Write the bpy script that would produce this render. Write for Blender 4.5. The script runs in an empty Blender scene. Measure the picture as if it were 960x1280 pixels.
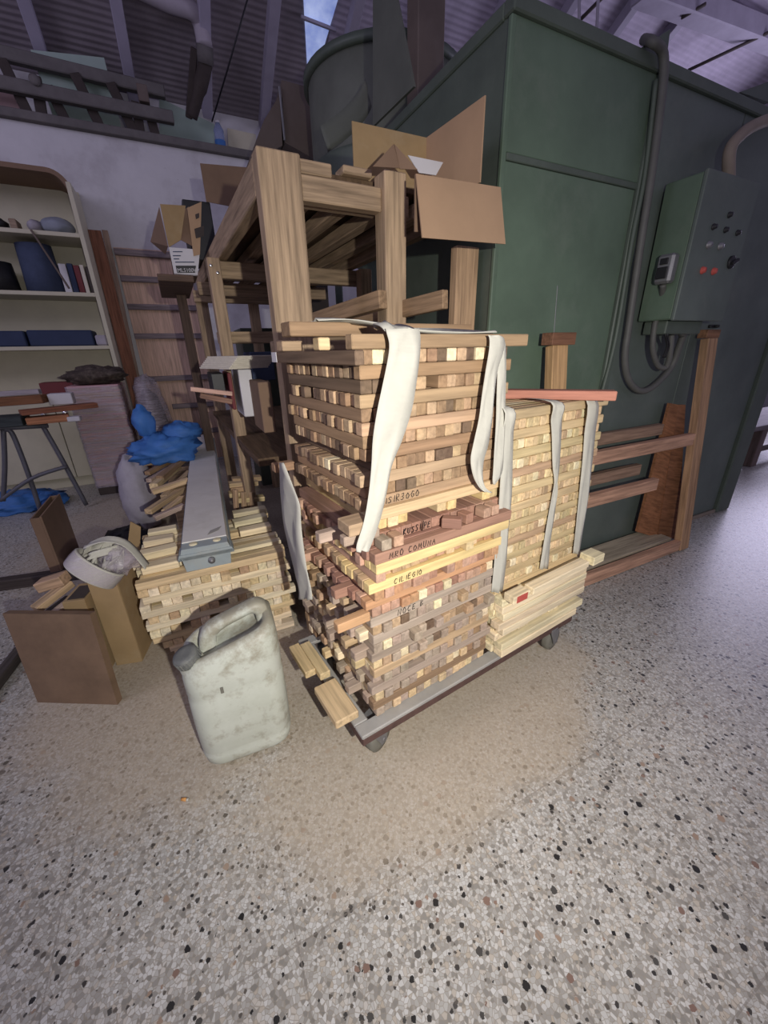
import bpy, math, random
from mathutils import Vector, Matrix, noise
random.seed(7)
S = bpy.context.scene
COL = S.collection
V = Vector
# ------------------------------------------------------------------ survey maths (photo pixel -> metres on a known plane)
FPX, PITCH, ROLL, CAMH = 490.0, math.radians(22.5), math.radians(-1.3), 1.0
_fw = V((0, math.cos(PITCH), -math.sin(PITCH))); _up = V((0, math.sin(PITCH), math.cos(PITCH))); _rt = V((1, 0, 0))
cR, sR = math.cos(ROLL), math.sin(ROLL)
RT = _rt*cR + _up*sR; UP = _up*cR - _rt*sR; FW = _fw
CAM = V((0, 0, CAMH))
def ray(x, y): return FW + RT*((x-480)/FPX) + UP*((640-y)/FPX)
def onplane(x, y, P, n):
    d = ray(x, y); return CAM + d*((P-CAM).dot(n)/d.dot(n))
def atz(x, y, z=0.0):
    d = ray(x, y); return CAM + d*((z-CAMH)/d.z)
T = math.radians(64)
D = V((math.sin(T), math.cos(T), 0)); E = V((-math.cos(T), math.sin(T), 0)); Z = V((0, 0, 1))
def W(s, e, z=0.0): return D*s + E*e + Z*z
def pe(x, y, e): return onplane(x, y, E*e, E)
def ps(x, y, s): return onplane(x, y, D*s, D)
def se(P): return P.dot(D), P.dot(E), P.z
T2 = math.radians(57.5)
A = V((math.sin(T2), math.cos(T2), 0)); B = V((-math.cos(T2), math.sin(T2), 0))
C0 = V((-.064, .663, 0))
def U(u, v, z): return C0 + A*u + B*v + Z*z
def RF(x, y, v): return onplane(x, y, C0 + B*v, B)
def LF(x, y, u): return onplane(x, y, C0 + A*u, A)

def lin(c):
    return tuple(((v/255)/12.92 if v/255 <= .04045 else ((v/255+.055)/1.055)**2.4) for v in c)
# ------------------------------------------------------------------ materials
def newmat(name):
    m = bpy.data.materials.new(name); m.use_nodes = True
    nt = m.node_tree; b = nt.nodes['Principled BSDF']; return m, nt, b
def N(nt, t, **k):
    n = nt.nodes.new(t)
    for a, v in k.items():
        if a in n.inputs.keys() if hasattr(n.inputs, 'keys') else False: n.inputs[a].default_value = v
        else: setattr(n, a, v)
    return n
def ramp(nt, fac, stops):
    r = nt.nodes.new('ShaderNodeValToRGB'); e = r.color_ramp.elements
    while len(e) < len(stops): e.new(.5)
    for i, (p, c) in enumerate(stops):
        e[i].position = p; e[i].color = (*c, 1) if len(c) == 3 else c
    nt.links.new(fac, r.inputs[0]); return r.outputs[0]
def mix(nt, a, b, fac, mode='MIX'):
    n = nt.nodes.new('ShaderNodeMix'); n.data_type = 'RGBA'; n.blend_type = mode
    for sock, v in ((n.inputs[0], fac), (n.inputs[6], a), (n.inputs[7], b)):
        if hasattr(v, 'links'): nt.links.new(v, sock)
        elif isinstance(v, (int, float)): sock.default_value = v
        else: sock.default_value = (*v, 1)
    return n.outputs[2]
def coords(nt, scale=(1, 1, 1), attr='gc'):
    a = nt.nodes.new('ShaderNodeAttribute'); a.attribute_name = attr
    m = nt.nodes.new('ShaderNodeMapping'); m.inputs['Scale'].default_value = scale
    nt.links.new(a.outputs['Vector'], m.inputs['Vector']); return m.outputs[0]
def noi(nt, vec, scale, detail=3, rough=.6):
    n = nt.nodes.new('ShaderNodeTexNoise'); n.inputs['Scale'].default_value = scale
    n.inputs['Detail'].default_value = detail; n.inputs['Roughness'].default_value = rough
    nt.links.new(vec, n.inputs['Vector']); return n.outputs['Fac']
def bump(nt, b, h, strength=.2, dist=.002):
    n = nt.nodes.new('ShaderNodeBump'); n.inputs['Strength'].default_value = strength; n.inputs['Distance'].default_value = dist
    nt.links.new(h, n.inputs['Height']); nt.links.new(n.outputs[0], b.inputs['Normal'])
G = lambda v: (v, v, v)
def wood_mat(name='wood', lo=.72, hi=1.12):
    m, nt, b = newmat(name)
    c = nt.nodes.new('ShaderNodeAttribute'); c.attribute_name = 'tint'
    g = noi(nt, coords(nt, (5, 90, 90)), 1.0, 4, .6); g2 = noi(nt, coords(nt, (2.5, 18, 18)), 1.0, 2)
    r = ramp(nt, g, [(.3, G(lo)), (.62, G(hi))]); r2 = ramp(nt, g2, [(.3, G(.86)), (.7, G(1.08))])
    o = mix(nt, mix(nt, c.outputs['Color'], r, 1.0, 'MULTIPLY'), r2, 1.0, 'MULTIPLY')
    nt.links.new(o, b.inputs['Base Color']); b.inputs['Roughness'].default_value = .72; b.inputs['Specular IOR Level'].default_value = .25
    bump(nt, b, g, .15, .0008); return m
def plain(name, col, var=.18, scale=14, rough=.6, metal=0, bumpd=.0015, dust=None, dustamt=.5, spec=.4, detail=5):
    """colour with mottled wear; dust = second colour in noise-shaped blotches"""
    m, nt, b = newmat(name); v = coords(nt)
    n1 = noi(nt, v, scale, detail, .65); c = lin(col)
    o = ramp(nt, n1, [(.28, tuple(x*(1-var) for x in c)), (.72, tuple(min(1, x*(1+var)) for x in c))])
    if dust:
        n2 = noi(nt, v, scale*.45+3, 6, .7)
        f = ramp(nt, n2, [(.62-.25*dustamt, G(0)), (.8-.15*dustamt, G(dustamt))])
        o = mix(nt, o, lin(dust), f)
    nt.links.new(o, b.inputs['Base Color']); b.inputs['Roughness'].default_value = rough; b.inputs['Metallic'].default_value = metal
    b.inputs['Specular IOR Level'].default_value = spec
    n3 = noi(nt, v, scale*6, 3); bump(nt, b, n3, .25, bumpd); return m
M = {}
M['wood'] = wood_mat()
M['old_wood'] = wood_mat('old_wood', .6, 1.2)
M['green'] = plain('green_paint', (92, 110, 92), .2, 3.5, .5, 0, .0008, (120, 130, 116), .4, .4, 8)
M['green_grey'] = plain('grey_green_paint', (94, 104, 97), .2, 3.5, .5, 0, .0008, (116, 120, 110), .4, .4, 8)
M['dark_green'] = plain('dark_green_metal', (84, 94, 84), .16, 6, .5, 0, .001, (112, 116, 106), .3)
M['drum'] = plain('drum_metal', (100, 104, 94), .15, 6, .6, 0, .001, (105, 104, 94), .35)
M['brown_metal'] = plain('rusty_brown_metal', (104, 92, 84), .18, 5, .6, 0, .001, (120, 110, 104), .4)
M['card'] = plain('cardboard', (172, 142, 112), .06, 9, .85, 0, .0004)
M['card_dark'] = plain('old_cardboard', (128, 104, 84), .1, 9, .85, 0, .0004)
M['card_sand'] = plain('sandy_cardboard', (160, 135, 98), .1, 11, .9, 0, .0006, (176, 160, 132), .4)
M['strap'] = plain('white_webbing', (186, 184, 172), .05, 60, .85, 0, .0006)
M['white'] = plain('white_card', (205, 203, 205), .05, 8, .7)
M['paper'] = plain('paper_edges', (205, 198, 182), .1, 40, .8)
M['cream'] = plain('cream_laminate', (196, 190, 166), .07, 5, .55, 0, .0005, (172, 166, 148), .3)
M['black'] = plain('black_plastic', (34, 34, 36), .2, 14, .5)
M['ink'] = plain('black_ink', (28, 24, 24), .1, 30, .7)
M['grey_cap'] = plain('grey_plastic', (98, 100, 98), .15, 30, .6, 0, .001, (140, 138, 128), .5)
M['steel'] = plain('grey_steel', (132, 132, 134), .15, 12, .45, .5, .0008, (150, 146, 138), .4)
M['dusty_steel'] = plain('dusty_steel', (158, 156, 150), .14, 10, .7, .1, .001, (168, 160, 146), .5)
M['rust'] = plain('rusty_edge', (88, 66, 60), .3, 30, .8, .1)
M['trestle'] = plain('trestle_steel', (98, 98, 104), .12, 12, .5, .3)
M['chrome'] = plain('bright_knob', (205, 205, 205), .03, 8, .2, .9)
M['case'] = plain('grey_enamel', (214, 211, 205), .07, 7, .65, 0, .0006, (176, 168, 152), .5)
M['case_blue'] = plain('blue_grey_plastic', (150, 160, 162), .1, 9, .6, 0, .0006, (168, 160, 144), .5)
M['yellow_spot'] = plain('putty_spot', (214, 204, 170), .06, 30, .8)
M['blue_bag'] = plain('blue_bag', (62, 112, 178), .14, 12, .6)
M['navy'] = plain('navy_card', (44, 56, 84), .12, 10, .7)
M['blue_grey'] = plain('pale_cloth', (140, 146, 158), .12, 14, .85)
M['navy2'] = plain('navy_fabric', (62, 72, 96), .18, 14, .8)
M['sack'] = plain('white_sack', (165, 160, 168), .12, 18, .7, 0, .003)
M['dirt'] = plain('dirty_cloth', (74, 64, 58), .5, 30, .9, 0, .004, (150, 138, 122), .5)
M['rubber'] = plain('grey_rubber', (112, 110, 100), .15, 20, .7)
M['cable'] = plain('grey_cable', (92, 92, 88), .12, 20, .55)
M['conduit'] = plain('beige_conduit', (138, 126, 112), .1, 20, .6)
M['tan_pipe'] = plain('white_pipe', (176, 168, 176), .08, 12, .6)
M['pastel'] = plain('pastel_green_board', (160, 178, 168), .06, 4, .7, 0, .0005, (180, 186, 178), .4)
M['pink'] = plain('pink_board', (190, 160, 160), .06, 5, .8)
M['board_brown'] = plain('stained_board', (120, 98, 78), .22, 9, .55, 0, .0008, (136, 112, 88), .4)
M['board_dark'] = plain('grimy_timber', (66, 58, 54), .2, 12, .8)
M['ladder'] = plain('grey_timber', (104, 100, 98), .16, 12, .85, 0, .001, (130, 124, 120), .4)
M['red'] = plain('red_paint', (184, 84, 74), .12, 30, .7)
M['filter'] = plain('cigarette_filter', (206, 150, 86), .1, 80, .8)
M['maroon'] = plain('maroon_card', (112, 52, 54), .1, 12, .7)
M['beam'] = plain('painted_concrete_beam', (172, 166, 184), .1, 5, .8)
M['purple_beam'] = plain('roof_steel', (160, 154, 168), .12, 6, .7)

def jerry_mat():
    m, nt, b = newmat('milky_plastic'); v = coords(nt)
    n1 = noi(nt, v, 9, 5, .65)
    o = ramp(nt, n1, [(.3, lin((178, 182, 168))), (.7, lin((196, 200, 188)))])
    sep = nt.nodes.new('ShaderNodeSeparateXYZ'); nt.links.new(v, sep.inputs[0])
    # grime gathered on the shoulder and handle, plus stray smears
    n2 = noi(nt, v, 22, 6, .7)
    mr = nt.nodes.new('ShaderNodeMapRange'); mr.inputs[1].default_value = .29; mr.inputs[2].default_value = .40; nt.links.new(sep.outputs[2], mr.inputs[0])
    ad = nt.nodes.new('ShaderNodeMath'); ad.operation = 'MULTIPLY_ADD'; nt.links.new(mr.outputs[0], ad.inputs[0]); ad.inputs[1].default_value = .22; nt.links.new(n2, ad.inputs[2])
    f = ramp(nt, ad.outputs[0], [(.52, G(0)), (.72, G(.75))])
    o = mix(nt, o, lin((138, 130, 110)), f)
    n4 = noi(nt, v, 60, 4, .7); f4 = ramp(nt, n4, [(.68, G(0)), (.74, G(.35))]); o = mix(nt, o, lin((120, 116, 100)), f4)
    nt.links.new(o, b.inputs['Base Color']); b.inputs['Roughness'].default_value = .5
    b.inputs['Subsurface Weight'].default_value = .12; b.inputs['Subsurface Radius'].default_value = (.01, .01, .008)
    bump(nt, b, n2, .15, .001); return m
M['jerry'] = jerry_mat()

def wrap_mat():
    m, nt, b = newmat('stretch_film'); v = coords(nt, (6, 6, 45)); n = noi(nt, v, 1.4, 5, .7)
    tr = nt.nodes.new('ShaderNodeBsdfTransparent'); ms = nt.nodes.new('ShaderNodeMixShader')
    b.inputs['Base Color'].default_value = (*lin((200, 190, 200)), 1); b.inputs['Roughness'].default_value = .16
    f = ramp(nt, n, [(.3, G(.18)), (.7, G(.6))]); nt.links.new(f, ms.inputs[0])
    nt.links.new(tr.outputs[0], ms.inputs[1]); nt.links.new(b.outputs[0], ms.inputs[2])
    nt.links.new(ms.outputs[0], nt.nodes['Material Output'].inputs[0]); bump(nt, b, n, .8, .004); return m
M['film'] = wrap_mat()
def glass_mat():
    m, nt, b = newmat('clear_bottle'); b.inputs['Base Color'].default_value = (*lin((190, 205, 240)), 1)
    b.inputs['Roughness'].default_value = .1; b.inputs['Transmission Weight'].default_value = .7; return m
M['glass'] = glass_mat()
def floor_mat():
    m, nt, b = newmat('terrazzo'); tc = nt.nodes.new('ShaderNodeTexCoord'); P = tc.outputs['Object']
    def voro(scale, feature='F1'):
        v = nt.nodes.new('ShaderNodeTexVoronoi'); v.feature = feature; v.inputs['Scale'].default_value = scale
        v.inputs['Randomness'].default_value = 1
        d = nt.nodes.new('ShaderNodeMapping'); nt.links.new(P, d.inputs[0]); nt.links.new(d.outputs[0], v.inputs['Vector']); return v
    def m2(op, a, bb):
        n = nt.nodes.new('ShaderNodeMath'); n.operation = op
        for i, x in enumerate((a, bb)):
            if hasattr(x, 'links'): nt.links.new(x, n.inputs[i])
            else: n.inputs[i].default_value = x
        return n.outputs[0]
    v1 = voro(150); sp = nt.nodes.new('ShaderNodeSeparateColor'); nt.links.new(v1.outputs['Color'], sp.inputs[0])
    pale = ramp(nt, sp.outputs[0], [(0, lin((132, 129, 122))), (.22, lin((160, 157, 150))), (.5, lin((184, 183, 177))), (.8, lin((204, 204, 200))), (1, lin((178, 168, 152)))])
    edge = voro(150, 'DISTANCE_TO_EDGE'); ef = ramp(nt, edge.outputs['Distance'], [(.0, G(1)), (.09, G(0))])
    o = mix(nt, pale, lin((150, 143, 130)), ef)
    for scale, thr, rad, cols in ((72, .15, .40, ((40, 39, 38), (80, 78, 74))), (110, .13, .42, ((56, 54, 52), (100, 94, 86))), (60, .06, .36, ((156, 136, 118), (128, 104, 92)))):
        v = voro(scale); s2 = nt.nodes.new('ShaderNodeSeparateColor'); nt.links.new(v.outputs['Color'], s2.inputs[0])
        wob = noi(nt, P, scale*3, 2); dd = m2('ADD', v.outputs['Distance'], m2('MULTIPLY', m2('SUBTRACT', wob, .5), .45))
        rr = m2('MULTIPLY', s2.outputs[1], rad)
        f = m2('MULTIPLY', m2('LESS_THAN', s2.outputs[0], thr), m2('LESS_THAN', dd, m2('ADD', rr, .1)))
        cc = ramp(nt, s2.outputs[2], [(0, lin(cols[0])), (1, lin(cols[1]))])
        o = mix(nt, o, cc, f)
    # tile joints, 0.4 m grid turned with the building
    rot = nt.nodes.new('ShaderNodeMapping'); rot.inputs['Rotation'].default_value = (0, 0, -(math.pi/2-T)); nt.links.new(P, rot.inputs[0])
    br = nt.nodes.new('ShaderNodeTexBrick'); br.offset = 0; br.inputs['Scale'].default_value = 1; br.inputs['Mortar Size'].default_value = .0016
    br.inputs['Brick Width'].default_value = .4; br.inputs['Row Height'].default_value = .4; nt.links.new(rot.outputs[0], br.inputs['Vector'])
    o = mix(nt, o, lin((128, 122, 114)), m2('MULTIPLY', br.outputs['Fac'], .55))
    # film of sawdust round the trolley and under the heaps: an oval patch with ragged edge
    n3 = noi(nt, P, 5, 6, .65)
    def oval(cx, cy, rx, ry, ang):
        mp = nt.nodes.new('ShaderNodeMapping'); mp.vector_type = 'TEXTURE'; mp.inputs['Location'].default_value = (cx, cy, 0)
        mp.inputs['Rotation'].default_value = (0, 0, ang); mp.inputs['Scale'].default_value = (rx, ry, 1); nt.links.new(P, mp.inputs[0])
        ln = nt.nodes.new('ShaderNodeVectorMath'); ln.operation = 'LENGTH'; nt.links.new(mp.outputs[0], ln.inputs[0])
        return m2('SUBTRACT', 1.0, m2('ADD', ln.outputs['Value'], m2('MULTIPLY', m2('SUBTRACT', n3, .5), .55)))
    f = m2('MAXIMUM', oval(.16, .86, .66, .34, math.radians(32)), oval(-.62, 1.12, .62, .62, .4))
    f = m2('MAXIMUM', f, oval(-1.3, 2.4, .9, 1.3, .3))
    fr = ramp(nt, f, [(.0, G(0)), (.2, G(.62)), (.7, G(.8))])
    fine = noi(nt, P, 120, 3); sd = ramp(nt, fine, [(.3, lin((166, 152, 130))), (.7, lin((188, 174, 152)))])
    o = mix(nt, o, sd, fr)
    big = noi(nt, P, 2.2, 4); o = mix(nt, o, ramp(nt, big, [(.3, G(.9)), (.7, G(1.05))]), 1.0, 'MULTIPLY')
    nt.links.new(o, b.inputs['Base Color'])
    rg = ramp(nt, fr, [(0, G(.38)), (.7, G(.8))]); nt.links.new(rg, b.inputs['Roughness'])
    bump(nt, b, fine, .08, .001); return m
M['floor'] = floor_mat()
def wall_mat(name, col, col2):
    m, nt, b = newmat(name); v = coords(nt); n = noi(nt, v, 2.2, 7, .68); n2 = noi(nt, v, 30, 4, .7)
    o = ramp(nt, n, [(.3, lin(col2)), (.5, lin(col)), (.75, lin(tuple(min(255, x+10) for x in col)))])
    o = mix(nt, o, lin((104, 94, 88)), ramp(nt, n2, [(.69, G(0)), (.75, G(.55))]))
    nt.links.new(o, b.inputs['Base Color']); b.inputs['Roughness'].default_value = .85; bump(nt, b, n2, .4, .004); return m
M['wall'] = wall_mat('limewashed_wall', (204, 202, 204), (178, 174, 176))
def roof_mat(name, col):
    m, nt, b = newmat(name); v = coords(nt); w = nt.nodes.new('ShaderNodeTexWave'); w.wave_type = 'BANDS'; w.bands_direction = 'Y'
    w.inputs['Scale'].default_value = 7.5; w.inputs['Distortion'].default_value = .4; w.inputs['Detail'].default_value = 2; nt.links.new(v, w.inputs['Vector'])
    n = noi(nt, v, 3, 5, .65)
    o = ramp(nt, n, [(.3, lin(tuple(x*.82 for x in col))), (.7, lin(col))])
    o = mix(nt, o, ramp(nt, w.outputs['Fac'], [(0, G(.9)), (1, G(1))]), 1.0, 'MULTIPLY')
    nt.links.new(o, b.inputs['Base Color']); b.inputs['Roughness'].default_value = .8; bump(nt, b, w.outputs['Fac'], .35, .015); return m
M['roof'] = roof_mat('corrugated_sheet', (158, 148, 154))
M['roof_lit_tone'] = roof_mat('lit_tone_corrugated_sheet', (206, 196, 214))  # daylight on the right half of the roof, put into a paler lilac colour
def sky_panel():
    m, nt, b = newmat('daylit_roof_panel'); v = coords(nt); n = noi(nt, v, 6, 5)
    o = ramp(nt, n, [(.3, lin((120, 138, 196))), (.7, lin((178, 192, 232)))])
    nt.links.new(o, b.inputs['Base Color']); nt.links.new(o, b.inputs['Emission Color']); b.inputs['Emission Strength'].default_value = .75; return m
M['skylight'] = sky_panel()

# ------------------------------------------------------------------ mesh builder
_ch = None
def _template():
    vs = []; idx = {}
    for sx in (-1, 1):
        for sy in (-1, 1):
            for sz in (-1, 1):
                for k in range(3):
                    idx[(sx, sy, sz, k)] = len(vs); vs.append(((sx, sy, sz), k))
    fs = []
    for k in range(3):
        i, j = [a for a in range(3) if a != k]
        for s in (-1, 1):
            q = []
            for a, bb in ((-1, -1), (1, -1), (1, 1), (-1, 1)):
                t = [0, 0, 0]; t[k] = s; t[i] = a; t[j] = bb; q.append(idx[(*t, k)])
            fs.append(q)
    for k in range(3):
        i, j = [a for a in range(3) if a != k]
        for a in (-1, 1):
            for bb in (-1, 1):
                t0 = [0, 0, 0]; t0[i] = a; t0[j] = bb; t1 = list(t0); t0[k] = -1; t1[k] = 1
                fs.append([idx[(*t0, i)], idx[(*t1, i)], idx[(*t1, j)], idx[(*t0, j)]])
    for sx in (-1, 1):
        for sy in (-1, 1):
            for sz in (-1, 1): fs.append([idx[(sx, sy, sz, k)] for k in range(3)])
    out = []
    for f in fs:
        P = []
        for q in f:
            s, k = vs[q]; P.append(V([s[a]*(1 if a == k else .9) for a in range(3)]))
        n = (P[1]-P[0]).cross(P[2]-P[0]); c = sum(P, V())/len(P)
        out.append(f if n.dot(c) > 0 else f[::-1])
    return vs, out
CV, CF = _template()
class MB:
    def __init__(s): s.v = []; s.f = []; s.g = []; s.c = []; s.sm = []
    def _add(s, vs, fs, gs, col, smooth=False):
        o = len(s.v); s.v += vs; s.g += gs; s.c += [col]*len(vs)
        for f in fs: s.f.append([i+o for i in f]); s.sm.append(smooth)
        return s
    def box(s, c, ax, half, ch=.002, col=(1, 1, 1), off=None):
        """chamfered box, ax = three unit axes (first one = grain), half sizes"""
        off = off if off is not None else V((random.uniform(-50, 50), random.uniform(-50, 50), random.uniform(-50, 50)))
        ch = min(ch, min(half)*.45); vs = []; gs = []
        for sg, k in CV:
            l = [sg[a]*(half[a]-(0 if a == k else ch)) for a in range(3)]
            vs.append(c + ax[0]*l[0] + ax[1]*l[1] + ax[2]*l[2]); gs.append(V(l)+off)
        return s._add(vs, CF, gs, col)
    def rb(s, s0, s1, e0, e1, z0, z1, ch=.002, col=(1, 1, 1), grain='s'):
        """box square with the building"""
        c = W((s0+s1)/2, (e0+e1)/2, (z0+z1)/2); h = {'s': (s1-s0)/2, 'e': (e1-e0)/2, 'z': (z1-z0)/2}; a = {'s': D, 'e': E, 'z': Z}
        o = [grain]+[k for k in 'sez' if k != grain]
        return s.box(c, [a[k] for k in o], [abs(h[k]) for k in o], ch, col)
    def bar(s, p, q, w, h, ch=.002, col=(1, 1, 1), up=Z):
        d = q-p; L = d.length; d = d/L; y = up.cross(d)
        if y.length < 1e-4: y = V((1, 0, 0)).cross(d)
        y.normalize(); z = d.cross(y)
        return s.box((p+q)/2, (d, y, z), (L/2, w/2, h/2), ch, col)
    def poly(s, pts, n, t, col=(1, 1, 1)):
        """flat outline given thickness t along n"""
        k = len(pts); n = n.normalized(); vs = [p.copy() for p in pts]+[p+n*t for p in pts]
        fs = [list(range(k))[::-1], list(range(k, 2*k))]+[[i, (i+1) % k, (i+1) % k+k, i+k] for i in range(k)]
        off = V((random.uniform(-9, 9), random.uniform(-9, 9), 0)); d = (pts[1]-pts[0]).normalized(); y = n.cross(d)
        gs = [V(((p-pts[0]).dot(d), (p-pts[0]).dot(y), (p-pts[0]).dot(n)))+off for p in vs]
        return s._add(vs, fs, gs, col)
    def tube(s, pts, r, seg=10, col=(1, 1, 1), cap=True, flat=1.0, closed=False):
        n = len(pts); vs = []; gs = []; up = None; L = 0
        off = V((random.uniform(-9, 9), 0, 0))
        for i, p in enumerate(pts):
            a = pts[i-1] if (i > 0 or closed) else pts[0]; b2 = pts[(i+1) % n] if (i < n-1 or closed) else pts[-1]
            d = (b2-a).normalized()
            if up is None:
                up = d.cross(Z if abs(d.z) < .9 else V((1, 0, 0))).normalized()
            up = (up-d*up.dot(d)).normalized(); w = d.cross(up)
            rr = r[i] if isinstance(r, (list, tuple)) else r
            if i: L += (p-pts[i-1]).length
            for k in range(seg):
                t = 2*math.pi*k/seg; vs.append(p+up*(rr*math.cos(t))+w*(rr*flat*math.sin(t))); gs.append(V((L, rr*math.cos(t), rr*math.sin(t)))+off)
        fs = []
        for i in range(n if closed else n-1):
            j = (i+1) % n
            for k in range(seg): fs.append([i*seg+k, i*seg+(k+1) % seg, j*seg+(k+1) % seg, j*seg+k])
        if cap and not closed: fs += [list(range(seg))[::-1], [(n-1)*seg+k for k in range(seg)]]
        return s._add(vs, fs, gs, col, True)
    def lathe(s, c, axis, prof, seg=28, col=(1, 1, 1), smooth=True):
        axis = axis.normalized(); x = axis.cross(V((.3, .9, .1))).normalized(); y = axis.cross(x); vs = []; gs = []
        for r, h in prof:
            for k in range(seg):
                t = 2*math.pi*k/seg; l = x*(r*math.cos(t))+y*(r*math.sin(t))+axis*h; vs.append(c+l); gs.append(l.copy())
        fs = []
        for i in range(len(prof)-1):
            for k in range(seg): fs.append([i*seg+k, i*seg+(k+1) % seg, (i+1)*seg+(k+1) % seg, (i+1)*seg+k])
        return s._add(vs, fs, gs, col, smooth)
    def ribbon(s, rows, n, t=.0016, col=(1, 1, 1), sub=4):
        """strip of webbing through rows of (left, right) points, n = outward direction (one, or one per row)"""
        k = len(rows); ns = n if isinstance(n, list) else [n]*k
        R = []
        for i in range(k-1):
            for q in range(sub):
                f = q/sub
                def cr(j):
                    p = [rows[max(0, min(k-1, i+d))][j] for d in (-1, 0, 1, 2)]
                    return .5*((2*p[1])+(p[2]-p[0])*f+(2*p[0]-5*p[1]+4*p[2]-p[3])*f*f+(3*p[1]-p[0]-3*p[2]+p[3])*f**3)
                R.append((cr(0), cr(1), ns[i].lerp(ns[i+1], f)))
        R.append((*rows[-1], ns[-1])); vs = []; gs = []; m = 5; off = random.uniform(0, 9)
        for side in (0, 1):
            for i, (l, r, nn) in enumerate(R):
                nn = nn.normalized()
                for q in range(m):
                    f = q/(m-1); fold = .007*math.sin(f*9+i*.35+off)*math.sin(f*math.pi)
                    vs.append(l.lerp(r, f)+nn*(fold+(t if side else 0))); gs.append(V((f*.04, i*.012, off)))
        H = len(R); fs = []
        for side in (0, 1):
            b0 = side*H*m
            for i in range(H-1):
                for q in range(m-1):
                    f = [b0+i*m+q, b0+i*m+q+1, b0+(i+1)*m+q+1, b0+(i+1)*m+q]; fs.append(f if side else f[::-1])
        def edge(a): 
            for x, y in zip(a, a[1:]): fs.append([x, y, y+H*m, x+H*m])
        edge([i*m for i in range(H)][::-1]); edge([i*m+m-1 for i in range(H)]); edge(list(range(m))); edge([(H-1)*m+q for q in range(m)][::-1])
        return s._add(vs, fs, gs, col, True)
    def blob(s, c, rad, amp=.25, freq=3, seg=(20, 14), col=(1, 1, 1), flatb=True, seed=0, fold=0):
        vs = []; gs = []; nu, nv = seg
        for j in range(nv+1):
            ph = math.pi*j/nv
            for i in range(nu):
                t = 2*math.pi*i/nu; d = V((math.sin(ph)*math.cos(t), math.sin(ph)*math.sin(t), math.cos(ph)))
                k = 1+amp*noise.noise(d*freq+V((seed, seed*2, 3)))+amp*.5*noise.noise(d*freq*2.7+V((seed, 1, 3)))
                if fold: k += fold*(1-abs(noise.noise(d*freq*2+V((5, seed, 1)))))**3
                p = D*(d.x*rad[0]*k)+E*(d.y*rad[1]*k)+Z*(d.z*rad[2]*k)
                if flatb and p.z < -rad[2]*.8: p.z = -rad[2]*.8
                vs.append(c+p); gs.append(p.copy())
        fs = []
        for j in range(nv):
            for i in range(nu): fs.append([j*nu+i, (j+1)*nu+i, (j+1)*nu+(i+1) % nu, j*nu+(i+1) % nu])
        return s._add(vs, fs, gs, col, True)
    def build(s, name, mat, parent=None, loc=None):
        me = bpy.data.meshes.new(name)
        if parent is not None: base = wl(parent)
        elif loc is not None: base = loc
        else:
            mn = V([min(p[i] for p in s.v) for i in range(3)]); mx = V([max(p[i] for p in s.v) for i in range(3)]); base = (mn+mx)/2; base.z = mn.z
        me.from_pydata([p-base for p in s.v], [], s.f)
        g = me.attributes.new('gc', 'FLOAT_VECTOR', 'POINT'); g.data.foreach_set('vector', [x for p in s.g for x in p])
        a = me.attributes.new('tint', 'FLOAT_COLOR', 'POINT'); a.data.foreach_set('color', [x for c in s.c for x in (*c, 1.0)])
        me.polygons.foreach_set('use_smooth', s.sm); me.materials.append(M[mat]); me.update()
        o = bpy.data.objects.new(name, me); COL.objects.link(o)
        if parent is not None: o.parent = parent
        else: o.location = base
        return o
def wl(o):
    p = o.location.copy()
    while o.parent: o = o.parent; p += o.location
    return p
def tag(o, label, cat, group=None, kind=None):
    if kind == 'structure': o['kind'] = kind; return o
    o['label'] = label; o['category'] = cat
    if group: o['group'] = group
    if kind: o['kind'] = kind
    return o
def thing(name, base, label, cat, group=None):
    o = bpy.data.objects.new(name, None); COL.objects.link(o); o.location = base; o.empty_display_size = .05
    return tag(o, label, cat, group)
def struct(o): o['kind'] = 'structure'; return o
def smooth_pts(pts, n=6):
    out = []; k = len(pts)
    for i in range(k-1):
        for q in range(n):
            f = q/n; p = [pts[max(0, min(k-1, i+d))] for d in (-1, 0, 1, 2)]
            out.append(.5*((2*p[1])+(p[2]-p[0])*f+(2*p[0]-5*p[1]+4*p[2]-p[3])*f*f+(3*p[1]-p[0]-3*p[2]+p[3])*f**3))
    return out+[pts[-1]]
def text_part(name, body, origin, xdir, ydir, size, mat, parent, align='LEFT'):
    cu = bpy.data.curves.new(name, 'FONT'); cu.body = body; cu.size = size; cu.extrude = .0004; cu.align_x = align
    tmp = bpy.data.objects.new('tmp', cu); COL.objects.link(tmp); dg = bpy.context.evaluated_depsgraph_get()
    me = bpy.data.meshes.new_from_object(tmp.evaluated_get(dg)); bpy.data.objects.remove(tmp)
    n = xdir.cross(ydir); base = wl(parent)
    for v in me.vertices: v.co = origin+xdir*v.co.x+ydir*v.co.y+n*(v.co.z+.0008)-base
    me.materials.clear(); me.materials.append(M[mat]); me.attributes.new('gc', 'FLOAT_VECTOR', 'POINT')
    o = bpy.data.objects.new(name, me); COL.objects.link(o); o.parent = parent; return o
ORD = ['', 'first', 'second', 'third', 'fourth', 'fifth', 'sixth', 'seventh', 'eighth', 'ninth', 'tenth', 'eleventh', 'twelfth', 'thirteenth', 'fourteenth', 'fifteenth', 'sixteenth', 'seventeenth', 'eighteenth', 'nineteenth', 'twentieth']
def ordw(n): return ORD[n] if n <= 20 else ('twenty-'+ORD[n-20] if n < 30 else ('thirtieth' if n == 30 else 'thirty-'+ORD[n-30]))
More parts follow.
